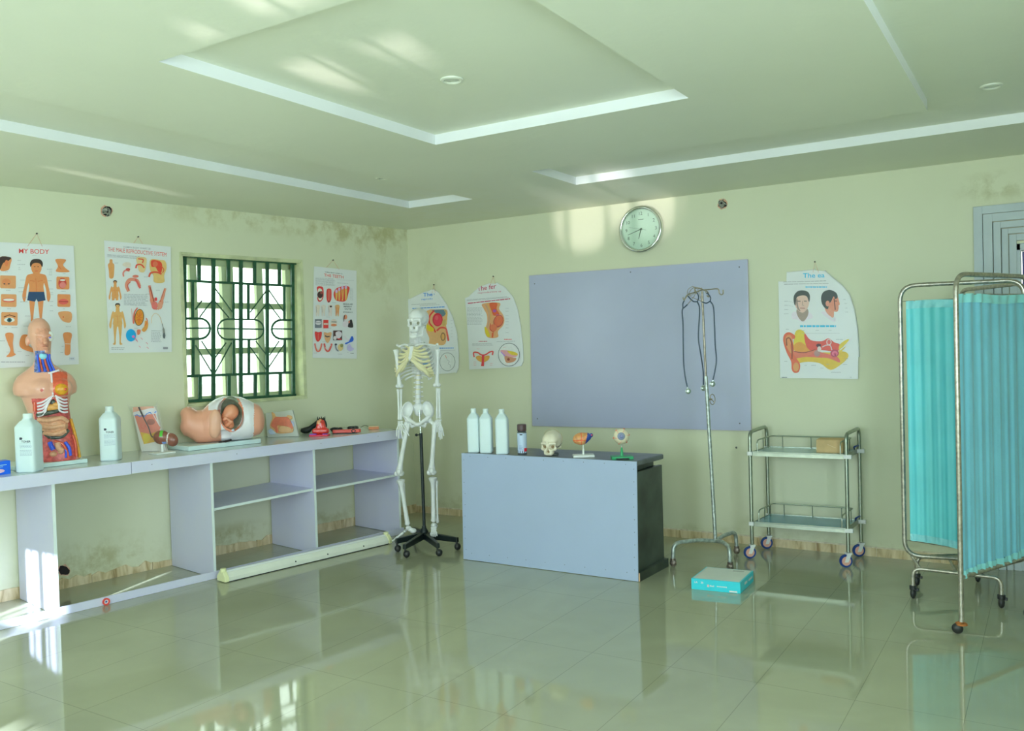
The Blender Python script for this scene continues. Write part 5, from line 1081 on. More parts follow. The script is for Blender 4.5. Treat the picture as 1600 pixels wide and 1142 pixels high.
# rib cage: turned a little to the viewer's left
YC = -.28; cR = RH*math.cos(YC)+FH*math.sin(YC)*1; cF = -(FH*math.cos(YC)-RH*math.sin(YC)*1)   # cF points out of the chest
axis = (c7+t12)/2
stz0 = k3(236, 385, .07); stz1 = k3(217, 500, .095)
mb = MB(); sd = (stz1-stz0)
mb.prism([stz0+cR*-.022+cF*.0, stz0+cR*.022, stz0+sd*.28+cR*.012, stz0+sd*.40+cR*.011, stz0+sd*.85+cR*.016, stz1+cR*.006, stz1-[0, 0, .018], stz1-cR*.006, stz0+sd*.85-cR*.016, stz0+sd*.40-cR*.011, stz0+sd*.28-cR*.012], -cF*.010)
mb.build('breastbone', m_bone, sk, bevel=.002)
def rib(k, s):
    c = th[k]; z = c[2]; wd = [.052, .080, .102, .118, .128, .134, .138, .138, .134, .126, .108, .084][k]; dp = [.085, .105, .120, .13, .138, .142, .142, .138, .130, .120, .11, .10][k]*1.0
    drop = [.03, .045, .055, .062, .07, .078, .085, .09, .092, .09, .085, .075][k]
    ext = [1., 1, 1, 1, 1, 1, .97, .93, .86, .8, .6, .5][k]
    P = []
    cc = c - cF*0 + cF*(dp*.62)*0
    for j in range(17):
        a = math.pi*ext*j/16*.86; x = math.sin(a)*wd*(1 if a > 1.2 else 1); y = (1-math.cos(a))*dp*.78-.012*math.sin(a)
        P.append(c + cR*s*(.014+x) + cF*(y-.02+.018*0) + np.array([0, 0, .006-drop*(1-math.cos(a))/2*1.1]))
    return P
carts = {1: MB(), -1: MB()}
for s, side in ((-1, 'left'), (1, 'right')):
    for k in range(12):
        P = rib(k, s); nb = 12 if k < 10 else 17
        mb = MB(); mb.tube(P[:nb], [.0060]*2+[.0072]*(nb-3)+[.0062], 8)
        for i in range(len(mb.v)): pass
        mb.build('rib', m_bone, sk, group=None)
        if k < 10:
            q = min(k, 6)/6.; e = stz0+sd*(.12+.86*q) + cR*s*.014; last = P[nb-1]
            if k < 7: carts[s].tube(spline([last, (last+e)/2 + np.array([0, 0, -.012-.012*(k > 3)*(k-3)]), e], 4), .0098, 7)
            else: e2 = rib(k-1, s)[11]*.35+(stz1+cR*s*.02)*.65 + np.array([0, 0, -.022*(k-6)]) + cR*s*.018*(k-6); carts[s].tube(spline([last, (last+e2)/2+np.array([0, 0, -.015]), e2, stz1+cR*s*(.012)], 4), .0098, 7)
    carts[s].build('rib_cartilage', m_cart, sk)
# collar bones and shoulder blades
shL, shR = k3(112, 410, .0), k3(455, 402, .0)
for sh, s in ((shL, -1), (shR, 1)):
    a0 = stz0+cR*s*.024+[0, 0, .004]; a1 = sh+[0, 0, .018]-RH*s*.012
    mb = MB(); mb.tube(spline([a0, a0*.65+a1*.35+[0, 0, .012]-FH*.01, a0*.3+a1*.7+[0, 0, .008]+FH*.01, a1], 5), [.010]+[.0075]*14+[.009], 8); mb.build('collar_bone', m_bone, sk)
    q = sh-RH*s*.02+FH*.05; tri = [q+[0, 0, .01], q-RH*s*.085+FH*.03+[0, 0, .005], q-RH*s*.07+FH*.05+[0, 0, -.05], q-RH*s*.055+FH*.045+[0, 0, -.125], q-RH*s*.01+[0, 0, -.045]]
    mb = MB(); mb.prism(tri, FH*.006); mb.tube([q-RH*s*.085+FH*.035+[0, 0, -.01], q+FH*.01+[0, 0, .02], sh+[0, 0, .03]], [.005, .008, .010], 8); mb.build('shoulder_blade', m_bone, sk, bevel=.002)
# long bones
def bone(name, a, b, r0, rm, r1, nub0=0, nub1=0, bow=0., parent=None, side=1):
    a, b = np.array(a, float), np.array(b, float); d = b-a; P = []; R = []
    for f, r in ((0, r0*.6), (.02, r0), (.06, r0*.92), (.13, rm*1.15), (.3, rm), (.55, rm*.95), (.8, rm*1.08), (.91, r1*.85), (.97, r1), (1, r1*.6)):
        P.append(a+d*f+FH*-bow*math.sin(math.pi*f)); R.append(r)
    mb = MB(); mb.tube(P, R, 12)
    if nub0: mb.ell(a+RH*side*nub0, r0*.95, 0)
    if nub1:
        for s in (-1, 1): mb.ell(b+RH*s*nub1+[0, 0, r1*.2], (r1*.72, r1*1.1, r1*.8), 0)
    return mb.build(name, m_bone, parent or sk, ang=70)
bone('upper_arm_bone', k3(101, 412), k3(133, 728), .022, .0130, .021, 0, .012)
bone('upper_arm_bone', k3(458, 405), k3(450, 720), .022, .0130, .021, 0, .012)
bone('forearm_bone', k3(120, 750), k3(128, 1012), .0120, .0084, .0125); bone('forearm_bone', k3(146, 748), k3(146, 1012), .011, .0076, .0095)
bone('forearm_bone', k3(451, 742), k3(450, 1002), .011, .0076, .0095); bone('forearm_bone', k3(468, 742), k3(474, 1000), .0120, .0084, .0125)
def hand_bones(wr, tips, kn, name='hand_bones'):
    mb = MB(); wr = np.array(wr)
    for i in range(7): mb.ell(wr+RH*((i % 4)-1.5)*.010+[0, 0, -.008-.011*(i//4)]-FH*.003*(i % 2), (.0075, .007, .0075), 0, n=10, h=7)
    for k, (kp, tp) in enumerate(zip(kn, tips)):
        a = wr+RH*(k-2)*.006+[0, 0, -.022]; kp = np.array(kp); tp = np.array(tp); mb.tube([a, a*.5+kp*.5, kp], [.0066, .0048, .0064], 7); d = tp-kp
        for f0, f1 in ((.04, .45), (.49, .76), (.8, 1.)): mb.tube([kp+d*f0-FH*.004*math.sin(3*f0), kp+d*(f0+f1)/2-FH*.006, kp+d*f1-FH*.004*math.sin(3*f1)], [.0060, .0043, .0050], 7)
    mb.build(name, m_bone, sk)
w1 = k3(140, 1018); hand_bones(w1, [k4(104, 112, .01), k4(120, 128, .02), k4(152, 134, .02), k4(178, 128, .02), k4(204, 108, .04)], [k4(104, 60, .01), k4(122, 66, .015), k4(140, 70, .02), k4(158, 66, .02), k4(170, 40, .03)])
w2 = k3(466, 1006); hand_bones(w2, [k4(446, 116, .02), k4(456, 136, .02), k4(470, 130, .02), k4(484, 106, .01), k4(432, 78, .04)], [k4(446, 66, .02), k4(456, 70, .02), k4(466, 66, .015), k4(474, 54, .01), k4(430, 40, .03)])
# pelvis as one smooth solid
PVc = K(652.5, 645); g = Grid((-.15, -.09, -.13), (.15, .12, .12), .0042)
F = g.ell((0, .055, .025), (.036, .024, .055))
for s in (-1, 1):
    w = g.ell((s*.080, .016, .022), (.044, .056, .068), ('y', s*.22)); w = smax(w, -g.ell((s*.070, -.034, .030), (.040, .060, .060), ('y', s*.22)), .005)
    F = smin(F, w, .010); F = smin(F, g.cap((s*.03, .055, .04), (s*.062, .045, .03), .018, .014), .014)
    F = smin(F, g.ell((s*.076, .002, -.052), (.025, .026, .026)), .014); F = smin(F, g.cap((s*.066, -.012, -.048), (s*.010, -.038, -.084), .014, .012), .010)
    F = smin(F, g.cap((s*.066, .012, -.06), (s*.046, .010, -.105), .014, .012), .010); F = smin(F, g.cap((s*.046, .006, -.104), (s*.012, -.032, -.094), .010, .009), .008)
    F = smax(F, -g.ell((s*.096, -.012, -.058), (.017, .018, .017)), .004)
F = smin(F, g.ell((0, -.038, -.086), (.014, .010, .014)), .006)
solid(g, F, 'pelvis', [m_bone], frame_at(PVc, 0), sk)
# thigh bones
hipL, hipR = K(638.5, 660, -.01), K(671, 657, -.01)
for hp, top_, bot, s in ((hipL, k4(192, 20), k4(122, 408), -1), (hipR, k4(412, 12), k4(386, 398), 1)):
    mb = MB(); mb.ell(hp, .021, 0); mb.tube([hp, top_+[0, 0, -.01]], [.014, .016], 10); mb.ell(np.array(top_)+RH*s*.012+[0, 0, .008], (.016, .018, .022), 0)
    d = bot-top_; P = [top_+d*f-FH*.02*math.sin(math.pi*f) for f in (0, .08, .2, .4, .6, .8, .9, 1)]; mb.tube(P, [.021, .020, .0175, .0165, .0165, .0185, .025, .030], 12)
    for q in (-1, 1): mb.ell(bot+RH*q*.015+[0, 0, -.006], (.019, .030, .022), 0)
    mb.build('thigh_bone', m_bone, sk, ang=70)
    mb = MB(); mb.ell(bot-FH*.036+[0, 0, .012], (.020, .010, .021), 0); mb.build('kneecap', m_bone, sk)
bone('shin_bone', k4(132, 460), k4(193, 834), .033, .0160, .021, 0, 0); bone('calf_bone', k4(158, 490, -.02), k4(184, 822, -.02), .011, .0075, .011)
bone('shin_bone', k4(396, 442), k4(402, 806), .034, .0165, .021, 0, 0); bone('calf_bone', k4(426, 470, -.02), k4(434, 816, -.02), .012, .0075, .012)
def foot(an, heel, toes, name='foot_bones'):
    mb = MB(); an, heel = np.array(an), np.array(heel); mid = an*.35+np.mean(toes, axis=0)*.65
    mb.ell(an+[0, 0, -.006], (.021, .024, .017), 0); mb.ell(heel, (.026, .026, .020), 0); mb.tube([heel, an+[0, 0, -.012]], [.018, .017], 8)
    c = np.mean(toes, axis=0)-an
    for k, tp in enumerate(toes):
        tp = np.array(tp); st = an+c*.22+(tp-np.mean(toes, axis=0))*.5+[0, 0, -.008]; mb.ell(st, (.012, .013, .010), 0, n=10, h=7); mb.ell(st+c*.13, (.010, .011, .008), 0, n=10, h=7)
        kp = st+(tp-st)*.66; r = 1.5 if k == 0 else 1.
        mb.tube([st+c*.16, (st+c*.16+kp)/2, kp], [.0068*r, .0045*r, .0065*r], 7)
        mb.tube([kp+(tp-kp)*.08, kp+(tp-kp)*.4, kp+(tp-kp)*.62], [.005*r, .0036*r, .0045*r], 7); mb.tube([kp+(tp-kp)*.68, tp], [.0045*r, .0034*r], 7)
    mb.build(name, m_bone, sk)
foot(k4(198, 848), k4(236, 878), [k4(66+k*3, 962-k*3, .04-.014*k) for k in range(5)])
foot(k4(404, 824), k4(408, 838, -.05), [k4(378+k*13, 926-(k == 4)*6, .12-.006*k) for k in range(5)])
mb = MB(); mb.tube([k3(330, 310, .0), k3(345, 285, .0)], .002, 5)
for a, c in (((345, 505), (20, 100, 150)), ((352, 537), (20, 110, 160)), ((342, 573), (180, 70, 60))):
    mb = MB(); p = k3(*a, .03); mb.tube([p-RH*.02, p+RH*.022+[0, 0, .002]], .0035, 6); mb.build('painted_nerve', ink(*c), sk)
# stand
hub = k4(328, 955)
mb = MB(); mb.tube([k3(300, 925, -.02), k4(298, 90)], .0055, 8); mb.build('hanging_rod', m_rodw, sk)
mb = MB(); mb.tube([k4(299, 86), k4(329, 925)], .0125, 14); mb.build('stand_pole', m_blkm, sk)
mb = MB(); mb.tube([k4(299, 100), k4(272, 101)], .004, 8); mb.ell(k4(263, 101), .011, 0); mb.build('height_knob', m_blkm, sk)
hb = np.array([hub[0], hub[1], 0]); mb = MB(); mb.lathe([(.034, .065), (.036, .10), (.03, .125), (.018, .145), (.016, .16)], hb, 20); mb.build('stand_hub', m_blkm, sk)
for i, e in enumerate((flo(619, 862), flo(628, 874), flo(691, 874), flo(716, 860), np.array([.72, -.93, 0]))):
    d = e-hb; L_ = np.linalg.norm(d); d /= L_; n = np.array([-d[1], d[0], 0]); L_ = min(L_, .36)
    P = lambda f, w, z: hb+d*(L_*f)+n*w+[0, 0, z]
    mb = MB(); mb.hexa([P(.05, -.02, .065), P(1, -.014, .062), P(1, .014, .062), P(.05, .02, .065), P(.05, -.018, .115), P(1, -.012, .098), P(1, .012, .098), P(.05, .018, .115)]); leg = mb.build('stand_leg', m_blkm, sk, smooth=False, bevel=.004)
    c = P(.96, 0, 0); mb = MB(); mb.ell(c+n*.010+[0, 0, .0265], (.0255, .0255, .0265), 0, n=16, h=10); mb.tube([c+[0, 0, .03], c+[0, 0, .066]], .008, 8); mb.build('castor', m_cdark, leg)
# ================================================================== MODELS AND BOTTLES ON THE COUNTER AND THE DESK
def proj(p): v = CM @ (np.asarray(p, float)-CAM); return 800+FPX*v[0]/v[2], 571-FPX*v[1]/v[2], FPX/v[2]
def s_at(px, o, z=ZT):
    a, b = .2, 5.
    for _ in range(50):
        m = (a+b)/2
        if proj(W(m, o, z))[0] > px: a = m
        else: b = m
    return m
m_bott = mat('white_bottle_plastic', A(164, 198, 196), .35, var=.03, scale=6, spec=.5); m_cap = mat('white_bottle_cap', A(170, 202, 198), .4)
def bottle(P, w, h, label, group, print_=None, yaw=0., d=None, cat='bottle'):
    t = thing('plastic_bottle', label, cat, P, group); M = frame_at(P, yaw); k = w/2; dd = (d or w)/w
    Ms = M @ Matrix.Scale(dd, 4, (0, 1, 0))
    mb = MB(Ms); mb.lathe([(k*.9, 0), (k*.985, .004), (k, .012), (k, h*.76), (k*.96, h*.79), (k*.62, h*.87), (k*.42, h*.895), (k*.40, h*.92)], (0, 0, 0), 40, sq=5.5); mb.build('body', m_bott, t, ang=50)
    mb = MB(Ms); mb.lathe([(k*.40, h*.915), (k*.44, h*.92), (k*.44, h*.99), (k*.40, h)], (0, 0, 0), 24); mb.build('screw_cap', m_cap, t)
    if print_:
        mb = MB(M); y = -k*dd*1.003-.0006; x0 = -k*.35
        mb.prism([(x0, y, h*.565), (x0+k*.22, y, h*.565), (x0+k*.30, y, h*.585), (x0+k*.22, y, h*.605), (x0, y, h*.605)], (0, -.0003, 0), 0)
        mb.text('TONER', (x0+k*.18, y, h*.515), (1, 0, 0), (0, 0, 1), h*.035, 0, .02, k*.9)
        rr = random.Random(3)
        for q in range(9):
            z = h*(.49-.022*q) if q < 4 else h*(.47-.022*q); x = x0
            while x < k*.82: e = min(k*.84, x+rr.uniform(.003, .012)); mb.add([(x, y, z), (e, y, z), (e, y, z+h*.007), (x, y, z+h*.007)], [(0, 1, 2, 3)], 1); x = e+.002
        mb.build('printed_label', [ink(36, 46, 54), ink(110, 134, 142)], t, smooth=False)
    return t
P = W(s_at(47, .50), .50, ZT); bottle(P, .118, .342, 'white plastic bottle printed TONER standing in front of the torso model', None, True)
P = W(s_at(174, .40), .40, ZT); bottle(P, .112, .345, 'white plastic bottle printed TONER standing alone between torso and skin model', None, True, .12)
for px, lab in ((741.5, 'leftmost of the three plain white bottles on the desk'), (760.5, 'middle of the three plain white bottles on the desk'), (785.5, 'rightmost of the three plain white bottles on the desk')):
    q = back(px, 705, 1.225 if px < 780 else 1.235); bottle((q[0], q[1], ZD+.0005), .088, .312, lab, 'plain white bottles on the desk', None, -.15)
# spray can
q = back(816, 700, 1.22); P = np.array([q[0], q[1], ZD+.0005]); t = thing('spray_can', 'spray can with dark brown cap and pale blue label on the desk', 'spray can', P); M = frame_at(P)
mb = MB(M); mb.lathe([(.031, 0), (.0325, .004), (.0325, .150), (.030, .158), (.024, .162)], (0, 0, 0), 28); mb.build('can_body', mat('can_steel', A(70, 84, 84), .3, .5), t)
mb = MB(M); mb.lathe([(.0328, .012), (.0328, .148)], (0, 0, 0), 28); mb.build('label', mat('can_label', A(150, 184, 206), .35), t)
mb = MB(M)
def cyl_patch(x0, x1, z0, z1, r, mi): 
    n = 6; V = [(r*math.sin(x0+(x1-x0)*i/n), -r*math.cos(x0+(x1-x0)*i/n), z) for z in (z0, z1) for i in range(n+1)]; mb.add(V, [(i, i+1, n+2+i, n+1+i) for i in range(n)], mi)
cyl_patch(-1.4, 1.4, .012, .030, .0331, 0); cyl_patch(.4, 1.3, .022, .045, .0332, 1)
for k in range(4): cyl_patch(-.7, .1-.15*(k % 2), .036+.008*k, .039+.008*k, .0332, 2)
cyl_patch(-.5, .1, .135, .143, .0332, 0); mb.build('label_print', [ink(24, 30, 44), ink(190, 40, 56), ink(90, 120, 150)], t, smooth=False)
mb = MB(M); mb.lathe([(.031, .162), (.032, .166), (.032, .203), (.029, .208)], (0, 0, 0), 28); mb.build('cap', mat('brown_cap', A(58, 48, 48), .4), t)
# skull on the desk
q = back(862, 700, 1.18); sc = .93; P = np.array([q[0], q[1], ZD+.001]); t = thing('skull_model', 'cream model skull without a lower jaw standing on the desk', 'skull', P)
m_ivo = mat('ivory_bone', A(204, 208, 178), .45, var=.08, scale=14)
g, F = skull_field(); sm = frame_at(P+np.array([0, 0, .057*sc]), -.42) @ Matrix.Scale(sc, 4); solid(g, F, 'cranium', [m_ivo], sm, t)
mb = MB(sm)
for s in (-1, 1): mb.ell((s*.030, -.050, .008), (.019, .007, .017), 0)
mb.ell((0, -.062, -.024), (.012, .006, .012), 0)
mb.build('socket_lining', mat('bone_recess_dark', A(92, 88, 62), .8), t)  # dark fillings paint the shade inside the desk skull's sockets
mb = MB(sm)
mb.tube([(-.05, -.02, .10), (-.03, .02, .128), (.0, .05, .131), (.045, .05, .10)], .0012, 5); mb.tube([(.066, .03, .03), (.068, .05, .06), (.05, .07, .095)], .0012, 5); mb.build('suture_line', m_brown, t)
mb = MB(frame_at(P)); mb.box(-.045, .045, -.03, .05, 0, .012); mb.build('dark_rest', m_dk, t, smooth=False, bevel=.003)
# orange head section on white stand
m_wb_ = mat('white_stand_plastic', A(172, 200, 182), .4); m_or = mat('orange_tissue', A(218, 158, 96), .35, var=.25, scale=45); m_dor = mat('tissue_line', A(176, 92, 56), .5); m_bl = mat('dark_blue_tissue', A(34, 60, 120), .35)
q = back(911.5, 705, 1.20); P = np.array([q[0], q[1], ZD+.0005]); t = thing('orange_organ_model', 'small orange and blue organ model on a white stand, right of the skull', 'anatomical model', P); M = frame_at(P)
mb = MB(M); mb.box(-.070, .070, -.045, .045, 0, .016); mb.build('base', m_wb_, t, smooth=False, bevel=.003)
mb = MB(M); mb.lathe([(.008, .016), (.007, .05), (.0045, .056), (.004, .085)], (0, 0, 0), 14); mb.build('rod', m_wb_, t)
g = Grid((-.075, -.05, -.055), (.075, .05, .055), .0028); F = g.ell((-.008, 0, 0), (.050, .038, .041)); F = smin(F, g.ell((-.035, 0, -.004), (.028, .028, .026)), .015); F = smin(F, g.ell((.03, 0, .012), (.03, .03, .026)), .015)
F = smax(F, -g.cap((-.05, -.045, .02), (-.012, -.04, .0), .003), .002); F = smax(F, -g.cap((-.012, -.042, .03), (-.008, -.042, -.04), .003), .002); F = smax(F, -g.cap((-.05, -.03, -.01), (.03, -.042, -.006), .0025), .002); F = smax(F, -g.cap((-.008, -.04, .006), (.03, -.036, .028), .0025), .002)
solid(g, F, 'organ_body', [m_or, m_dor, m_bl], M @ Matrix.Translation((-.004, 0, .121)), t, lambda x, y, z: np.where(x*.8-z*.2 > .019, 2, np.where((np.abs(z+.008) < .003) | (np.abs(x+.010) < .0025) | (np.abs(z-.004-x*.5) < .002), 1, 0)))
mb = MB(M @ Matrix.Translation((-.004, 0, .121))); mb.ell((.058, -.01, .022), (.012, .014, .014), 0); mb.ell((.060, -.018, .024), (.006, .008, .007), 1); mb.build('blue_tip', [m_bl, mat('tip_red', A(200, 84, 84), .4)], t)
# eyeball on green stand
m_grn = mat('green_stand_plastic', A(26, 128, 76), .35); m_scl = mat('sclera', A(214, 212, 176), .25, var=.05, scale=30); m_iris = mat('iris_grey_blue', A(96, 116, 132), .15, spec=.8); m_pup = mat('pupil', A(60, 76, 110), .1, spec=.8)
q = back(971.5, 706, 1.20); P = np.array([q[0], q[1], ZD+.0005]); t = thing('eyeball_model', 'model eyeball on a green stand near the right end of the desk', 'anatomical model', P); M = frame_at(P)
mb = MB(M); mb.box(-.070, .070, -.045, .045, .008, .018)
for x in (-.055, .055): mb.box(x-.014, x+.014, -.045, .045, 0, .008)
mb.build('base', m_grn, t, smooth=False, bevel=.002)
mb = MB(M); mb.lathe([(.011, .018), (.006, .07), (.003, .074)], (0, 0, 0), 14); mb.build('rod', m_grn, t)
mb = MB(M); mb.lathe([(.0028, .07), (.0028, .098)], (0, 0, 0), 10); mb.build('wire_pin', m_rodw, t)
mb = MB(M); mb.ell((0, 0, .145), .0515, 0, n=28, h=18); ball = mb.build('eyeball', m_scl, t)
Re = Vector((-.10, -1, .04)).to_track_quat('Z', 'Y').to_matrix(); c = Vector((-.002, 0, .148))
mb = MB(M); mb.lathe([(.025, .0445), (.0245, .047), (.022, .050), (.012, .055), (.002, .056)], c, 24, 0, R=Re, mis=[0, 0, 0, 1]); mb.build('iris', [m_iris, m_pup], ball)
mb = MB(M); m_vein = mat('eye_muscle_red', A(206, 112, 84), .4)
for a in (0, 60, 120, 180, 240, 300):
    a = math.radians(a+10); mb.ell((.049*math.cos(a), 0, .145+.049*math.sin(a)), (.007, .014, .007), 0, n=8, h=6); mb.tube([(.03*math.cos(a+.2), -.043, .145+.03*math.sin(a+.2)), (.042*math.cos(a), -.032, .145+.042*math.sin(a)), (.052*math.cos(a), -.008, .145+.052*math.sin(a))], .0011, 5)
mb.build('eye_muscle', m_vein, ball)

# blue packet at the left edge
P = W(s_at(-10, .45), .45, ZT); t = thing('blue_packet', 'small royal blue packet on the counter at the left edge', 'packet', P)
S_ = s_at(17, .50); mb = MB(); mb.wbox(S_, S_+.24, .42, .50, ZT, ZT+.078); mb.build('packet_body', mat('royal_blue_card', A(14, 84, 190), .3), t, smooth=False, bevel=.002)
mb = MB(); o = .5006
def wq(s0, s1, z0, z1, mi, sk=0): mb.add([W(s1, o, z0), W(s0, o, z0+sk), W(s0, o, z1+sk), W(s1, o, z1)], [(0, 1, 2, 3)], mi)
wq(S_+.02, S_+.12, ZT+.05, ZT+.054, 0, .004); wq(S_+.04, S_+.14, ZT+.04, ZT+.043, 0, .004)
mb.add([W(S_+.06+.028*math.cos(a), o, ZT+.022+.011*math.sin(a)) for a in [2*math.pi*i/20 for i in range(20)]], [tuple(range(20))], 1)
mb.add([W(S_+.075+.012*math.cos(a), o+.0003, ZT+.022+.006*math.sin(a)) for a in [2*math.pi*i/16 for i in range(16)]], [tuple(range(16))], 2); mb.build('packet_print', [ink(130, 196, 220), ink(230, 190, 200), ink(206, 60, 80)], t, smooth=False)

# ---------------- torso
m_skin = mat('model_skin', A(214, 166, 136), .3, var=.06, scale=9, coat=.3); m_skin2 = mat('sectioned_face', A(208, 152, 120), .3, var=.2, scale=60); m_ves = mat('neck_vessels', A(86, 110, 150), .35, var=.6, scale=60)
m_mus = mat('red_muscle', A(206, 92, 60), .3, var=.2, scale=40, coat=.3); m_cavr = mat('body_cavity_red', A(176, 84, 76), .35, var=.4, scale=50); m_yel = mat('yellow_fat', A(222, 160, 40), .3, var=.2, scale=60)
m_rib = mat('model_rib_white', A(206, 210, 206), .3); m_liv = mat('dark_green_liver', A(56, 70, 60), .25, var=.5, scale=60); m_gut = mat('tan_bowel', A(214, 166, 126), .35, var=.15, scale=70, bump=.5, bscale=60); m_sto = mat('ochre_stomach', A(206, 156, 78), .3, var=.2, scale=50)
m_vb = mat('vein_blue', A(40, 76, 176), .3); m_wf = mat('wrapping_film', A(206, 220, 210), .12, alpha=.13, spec=1.)
Pt = W(s_at(80, .25), .25, ZT); kt = 250.
t = thing('torso_model', 'life-size plastic-wrapped torso model with open chest and belly on the counter', 'anatomical model', Pt)
s1_ = s_at(137, .40); s0_ = s_at(24, .40)
mb = MB(); mb.wbox(s1_, s0_, .08, .40, ZT+.001, ZT+.026); mb.build('base_plate', mat('pale_base_plate', A(166, 206, 200), .35), t, smooth=False, bevel=.003)
X = lambda zx: (zx/4.079-80)/kt*.883; Z = lambda zy: (722-(480+zy/4.079))/kt
Rg = [(50, 286, 6, .03), (62, 286, 34, .05), (85, 285, 58, .075), (110, 285, 70, .088), (160, 286, 76, .097), (215, 292, 66, .09), (255, 298, 56, .075), (310, 300, 52, .062), (350, 302, 66, .066), (385, 306, 118, .08), (420, 307, 172, .095), (460, 308, 198, .11), (500, 308, 206, .12), (535, 308, 200, .122), (552, 312, 158, .12), (620, 318, 138, .112), (700, 335, 130, .105), (780, 350, 132, .108), (860, 365, 142, .115), (960, 376, 142, .118), (985, 376, 142, .118)]
zz_ = np.array([Z(r[0]) for r in Rg])[::-1]; cx_ = np.array([X(r[1]) for r in Rg])[::-1]; hw_ = np.array([r[2]/4.079/kt*.883 for r in Rg])[::-1]; dp_ = np.array([r[3] for r in Rg])[::-1]
g = Grid((-.23, -.16, .02), (.23, .15, .91), .0062)
cx = np.interp(g.Z, zz_, cx_); hw = np.interp(g.Z, zz_, hw_); dp = np.interp(g.Z, zz_, dp_)
e = (np.abs((g.X-cx)/hw)**2.4+np.abs(g.Y/dp)**2.4)**(1/2.4); F = (e-1)*np.minimum(hw, dp)*.85
F = np.maximum(F, .026-g.Z); F = np.maximum(F, g.Z-(zz_[-1]-.002))
for bx, sgn in ((285, 1), (415, -1)): F = smin(F, g.ell((X(bx), -.105, Z(500)), (.052, .035, .050)), .03)
nose = g.cap((X(318), -.088, Z(185)), (X(322), -.112, Z(215)), .010, .013); F = smin(F, nose, .012); F = smin(F, g.ell((X(318), -.09, Z(245)), (.022, .018, .008)), .01); F = smin(F, g.ell((X(315), -.082, Z(268)), (.022, .02, .014)), .014); F = smin(F, g.cap((X(280), -.082, Z(168)), (X(350), -.082, Z(168)), .009), .014)
F = smax(F, -g.ell((X(293), -.104, Z(182)), (.014, .012, .008)), .006)
F = smin(F, g.ell((X(208), .0, Z(200)), (.012, .022, .030)), .008)
fb_ = lambda x, y, z: (y < -.02)
def tcol(x, y, z):
    zx = (x/.883*kt+80)*4.079; zy = (722-z*kt-480)*4.079; f = y < -.015; c = np.zeros(len(x))
    c = np.where(f & (zy > 120) & (zy < 262) & (zx > 262) & (zx < 356), 1, c); c = np.where(f & (zy >= 262) & (zy < 398) & (zx > 252+(zy-262)*-.05) & (zx < 345+(zy-330)*.5), 2, c)
    c = np.where(f & (zy > 398) & (zy < 548) & (zx > 358) & (zx < 452), 3, c); c = np.where(f & (zy > 560) & (zx > 222+(zy-560)*.12) & (zx < 448+(zy-560)*.10), 4, c); return c
MT = frame_at(Pt, .488); solid(g, F, 'torso_body', [m_skin, m_skin2, m_ves, m_mus, m_cavr], MT, t, tcol)
def blobs(name, m, items, ang=80):
    mb = MB(MT)
    for it in items:
        if it[0] == 'e': mb.ell((X(it[1]), it[3], Z(it[2])), it[4], 0, n=18, h=12)
        else: mb.tube(spline([(X(a), d, Z(b)) for a, b, d in it[1]], 5), it[2], 9)
    return mb.build(name, m, t, ang=ang)
blobs('nipple', mat('nipple_pink', A(222, 120, 110), .35), [('e', 287, 508, -.137, (.010, .008, .010))]); blobs('breast_fat', m_yel, [('e', 410, 508, -.130, (.038, .022, .036))]); blobs('breast_gland', m_mus, [('e', 436, 508, -.146, (.010, .010, .009))])
blobs('eyeball', m_rib, [('e', 350, 178, -.066, (.015, .014, .013))]); blobs('temple_section', m_wb_, [('e', 350, 172, -.052, (.024, .02, .032))]); blobs('iris', m_vb, [('e', 352, 180, -.080, (.005, .004, .005))])
for k, (pa, sgn) in enumerate((((265, 272), 1),)): pass
blobs('larynx', mat('larynx_teal', A(110, 184, 190), .3), [('e', 303, 296, -.064, (.022, .014, .022))])
for k, (x, c) in enumerate(((268, m_vb), (282, m_mus), (296, m_vb), (312, m_mus), (328, m_vb), (344, m_vb))): blobs('neck_vessel', c, [('t', [(x, 285, -.060), (x+3, 330, -.068), (x+10+4*k, 394, -.086)], .0055)])
blobs('collar_strip', m_rib, [('t', [(332, 404, -.098), (352, 401, -.10), (400, 388, -.092)], .006), ('t', [(350, 404, -.10), (356, 540, -.125)], .006)])
ribm = []
for k in range(5):
    y0 = 568+k*20; ribm.append(('t', [(256+k*0, y0+22, -.108), (290, y0+14, -.122), (330-k*6, y0-8-k*1, -.128), (360-k*12, 545+k*14, -.128)], .0062))
    ribm.append(('t', [(442, y0+6, -.104), (420, y0+6, -.120), (392, y0-10, -.128), (368+k*6, 545+k*12, -.128)], .0062))
blobs('rib', m_rib, ribm); blobs('rib_margin_muscle', m_mus, [('t', [(240, 580, -.102), (238, 640, -.102)], .010), ('t', [(372, 566, -.12), (392, 600, -.12)], .009)])
blobs('stomach', m_sto, [('e', 352, 620, -.104, (.052, .03, .026)), ('e', 372, 606, -.108, (.03, .028, .022))]); blobs('liver', m_liv, [('e', 356, 590, -.106, (.02, .022, .024)), ('t', [(250, 664, -.10), (330, 652, -.124), (408, 636, -.11)], .014), ('t', [(250, 690, -.1), (290, 768, -.118), (330, 806, -.118)], .014), ('t', [(330, 808, -.12), (400, 806, -.118), (444, 768, -.104)], .012)])
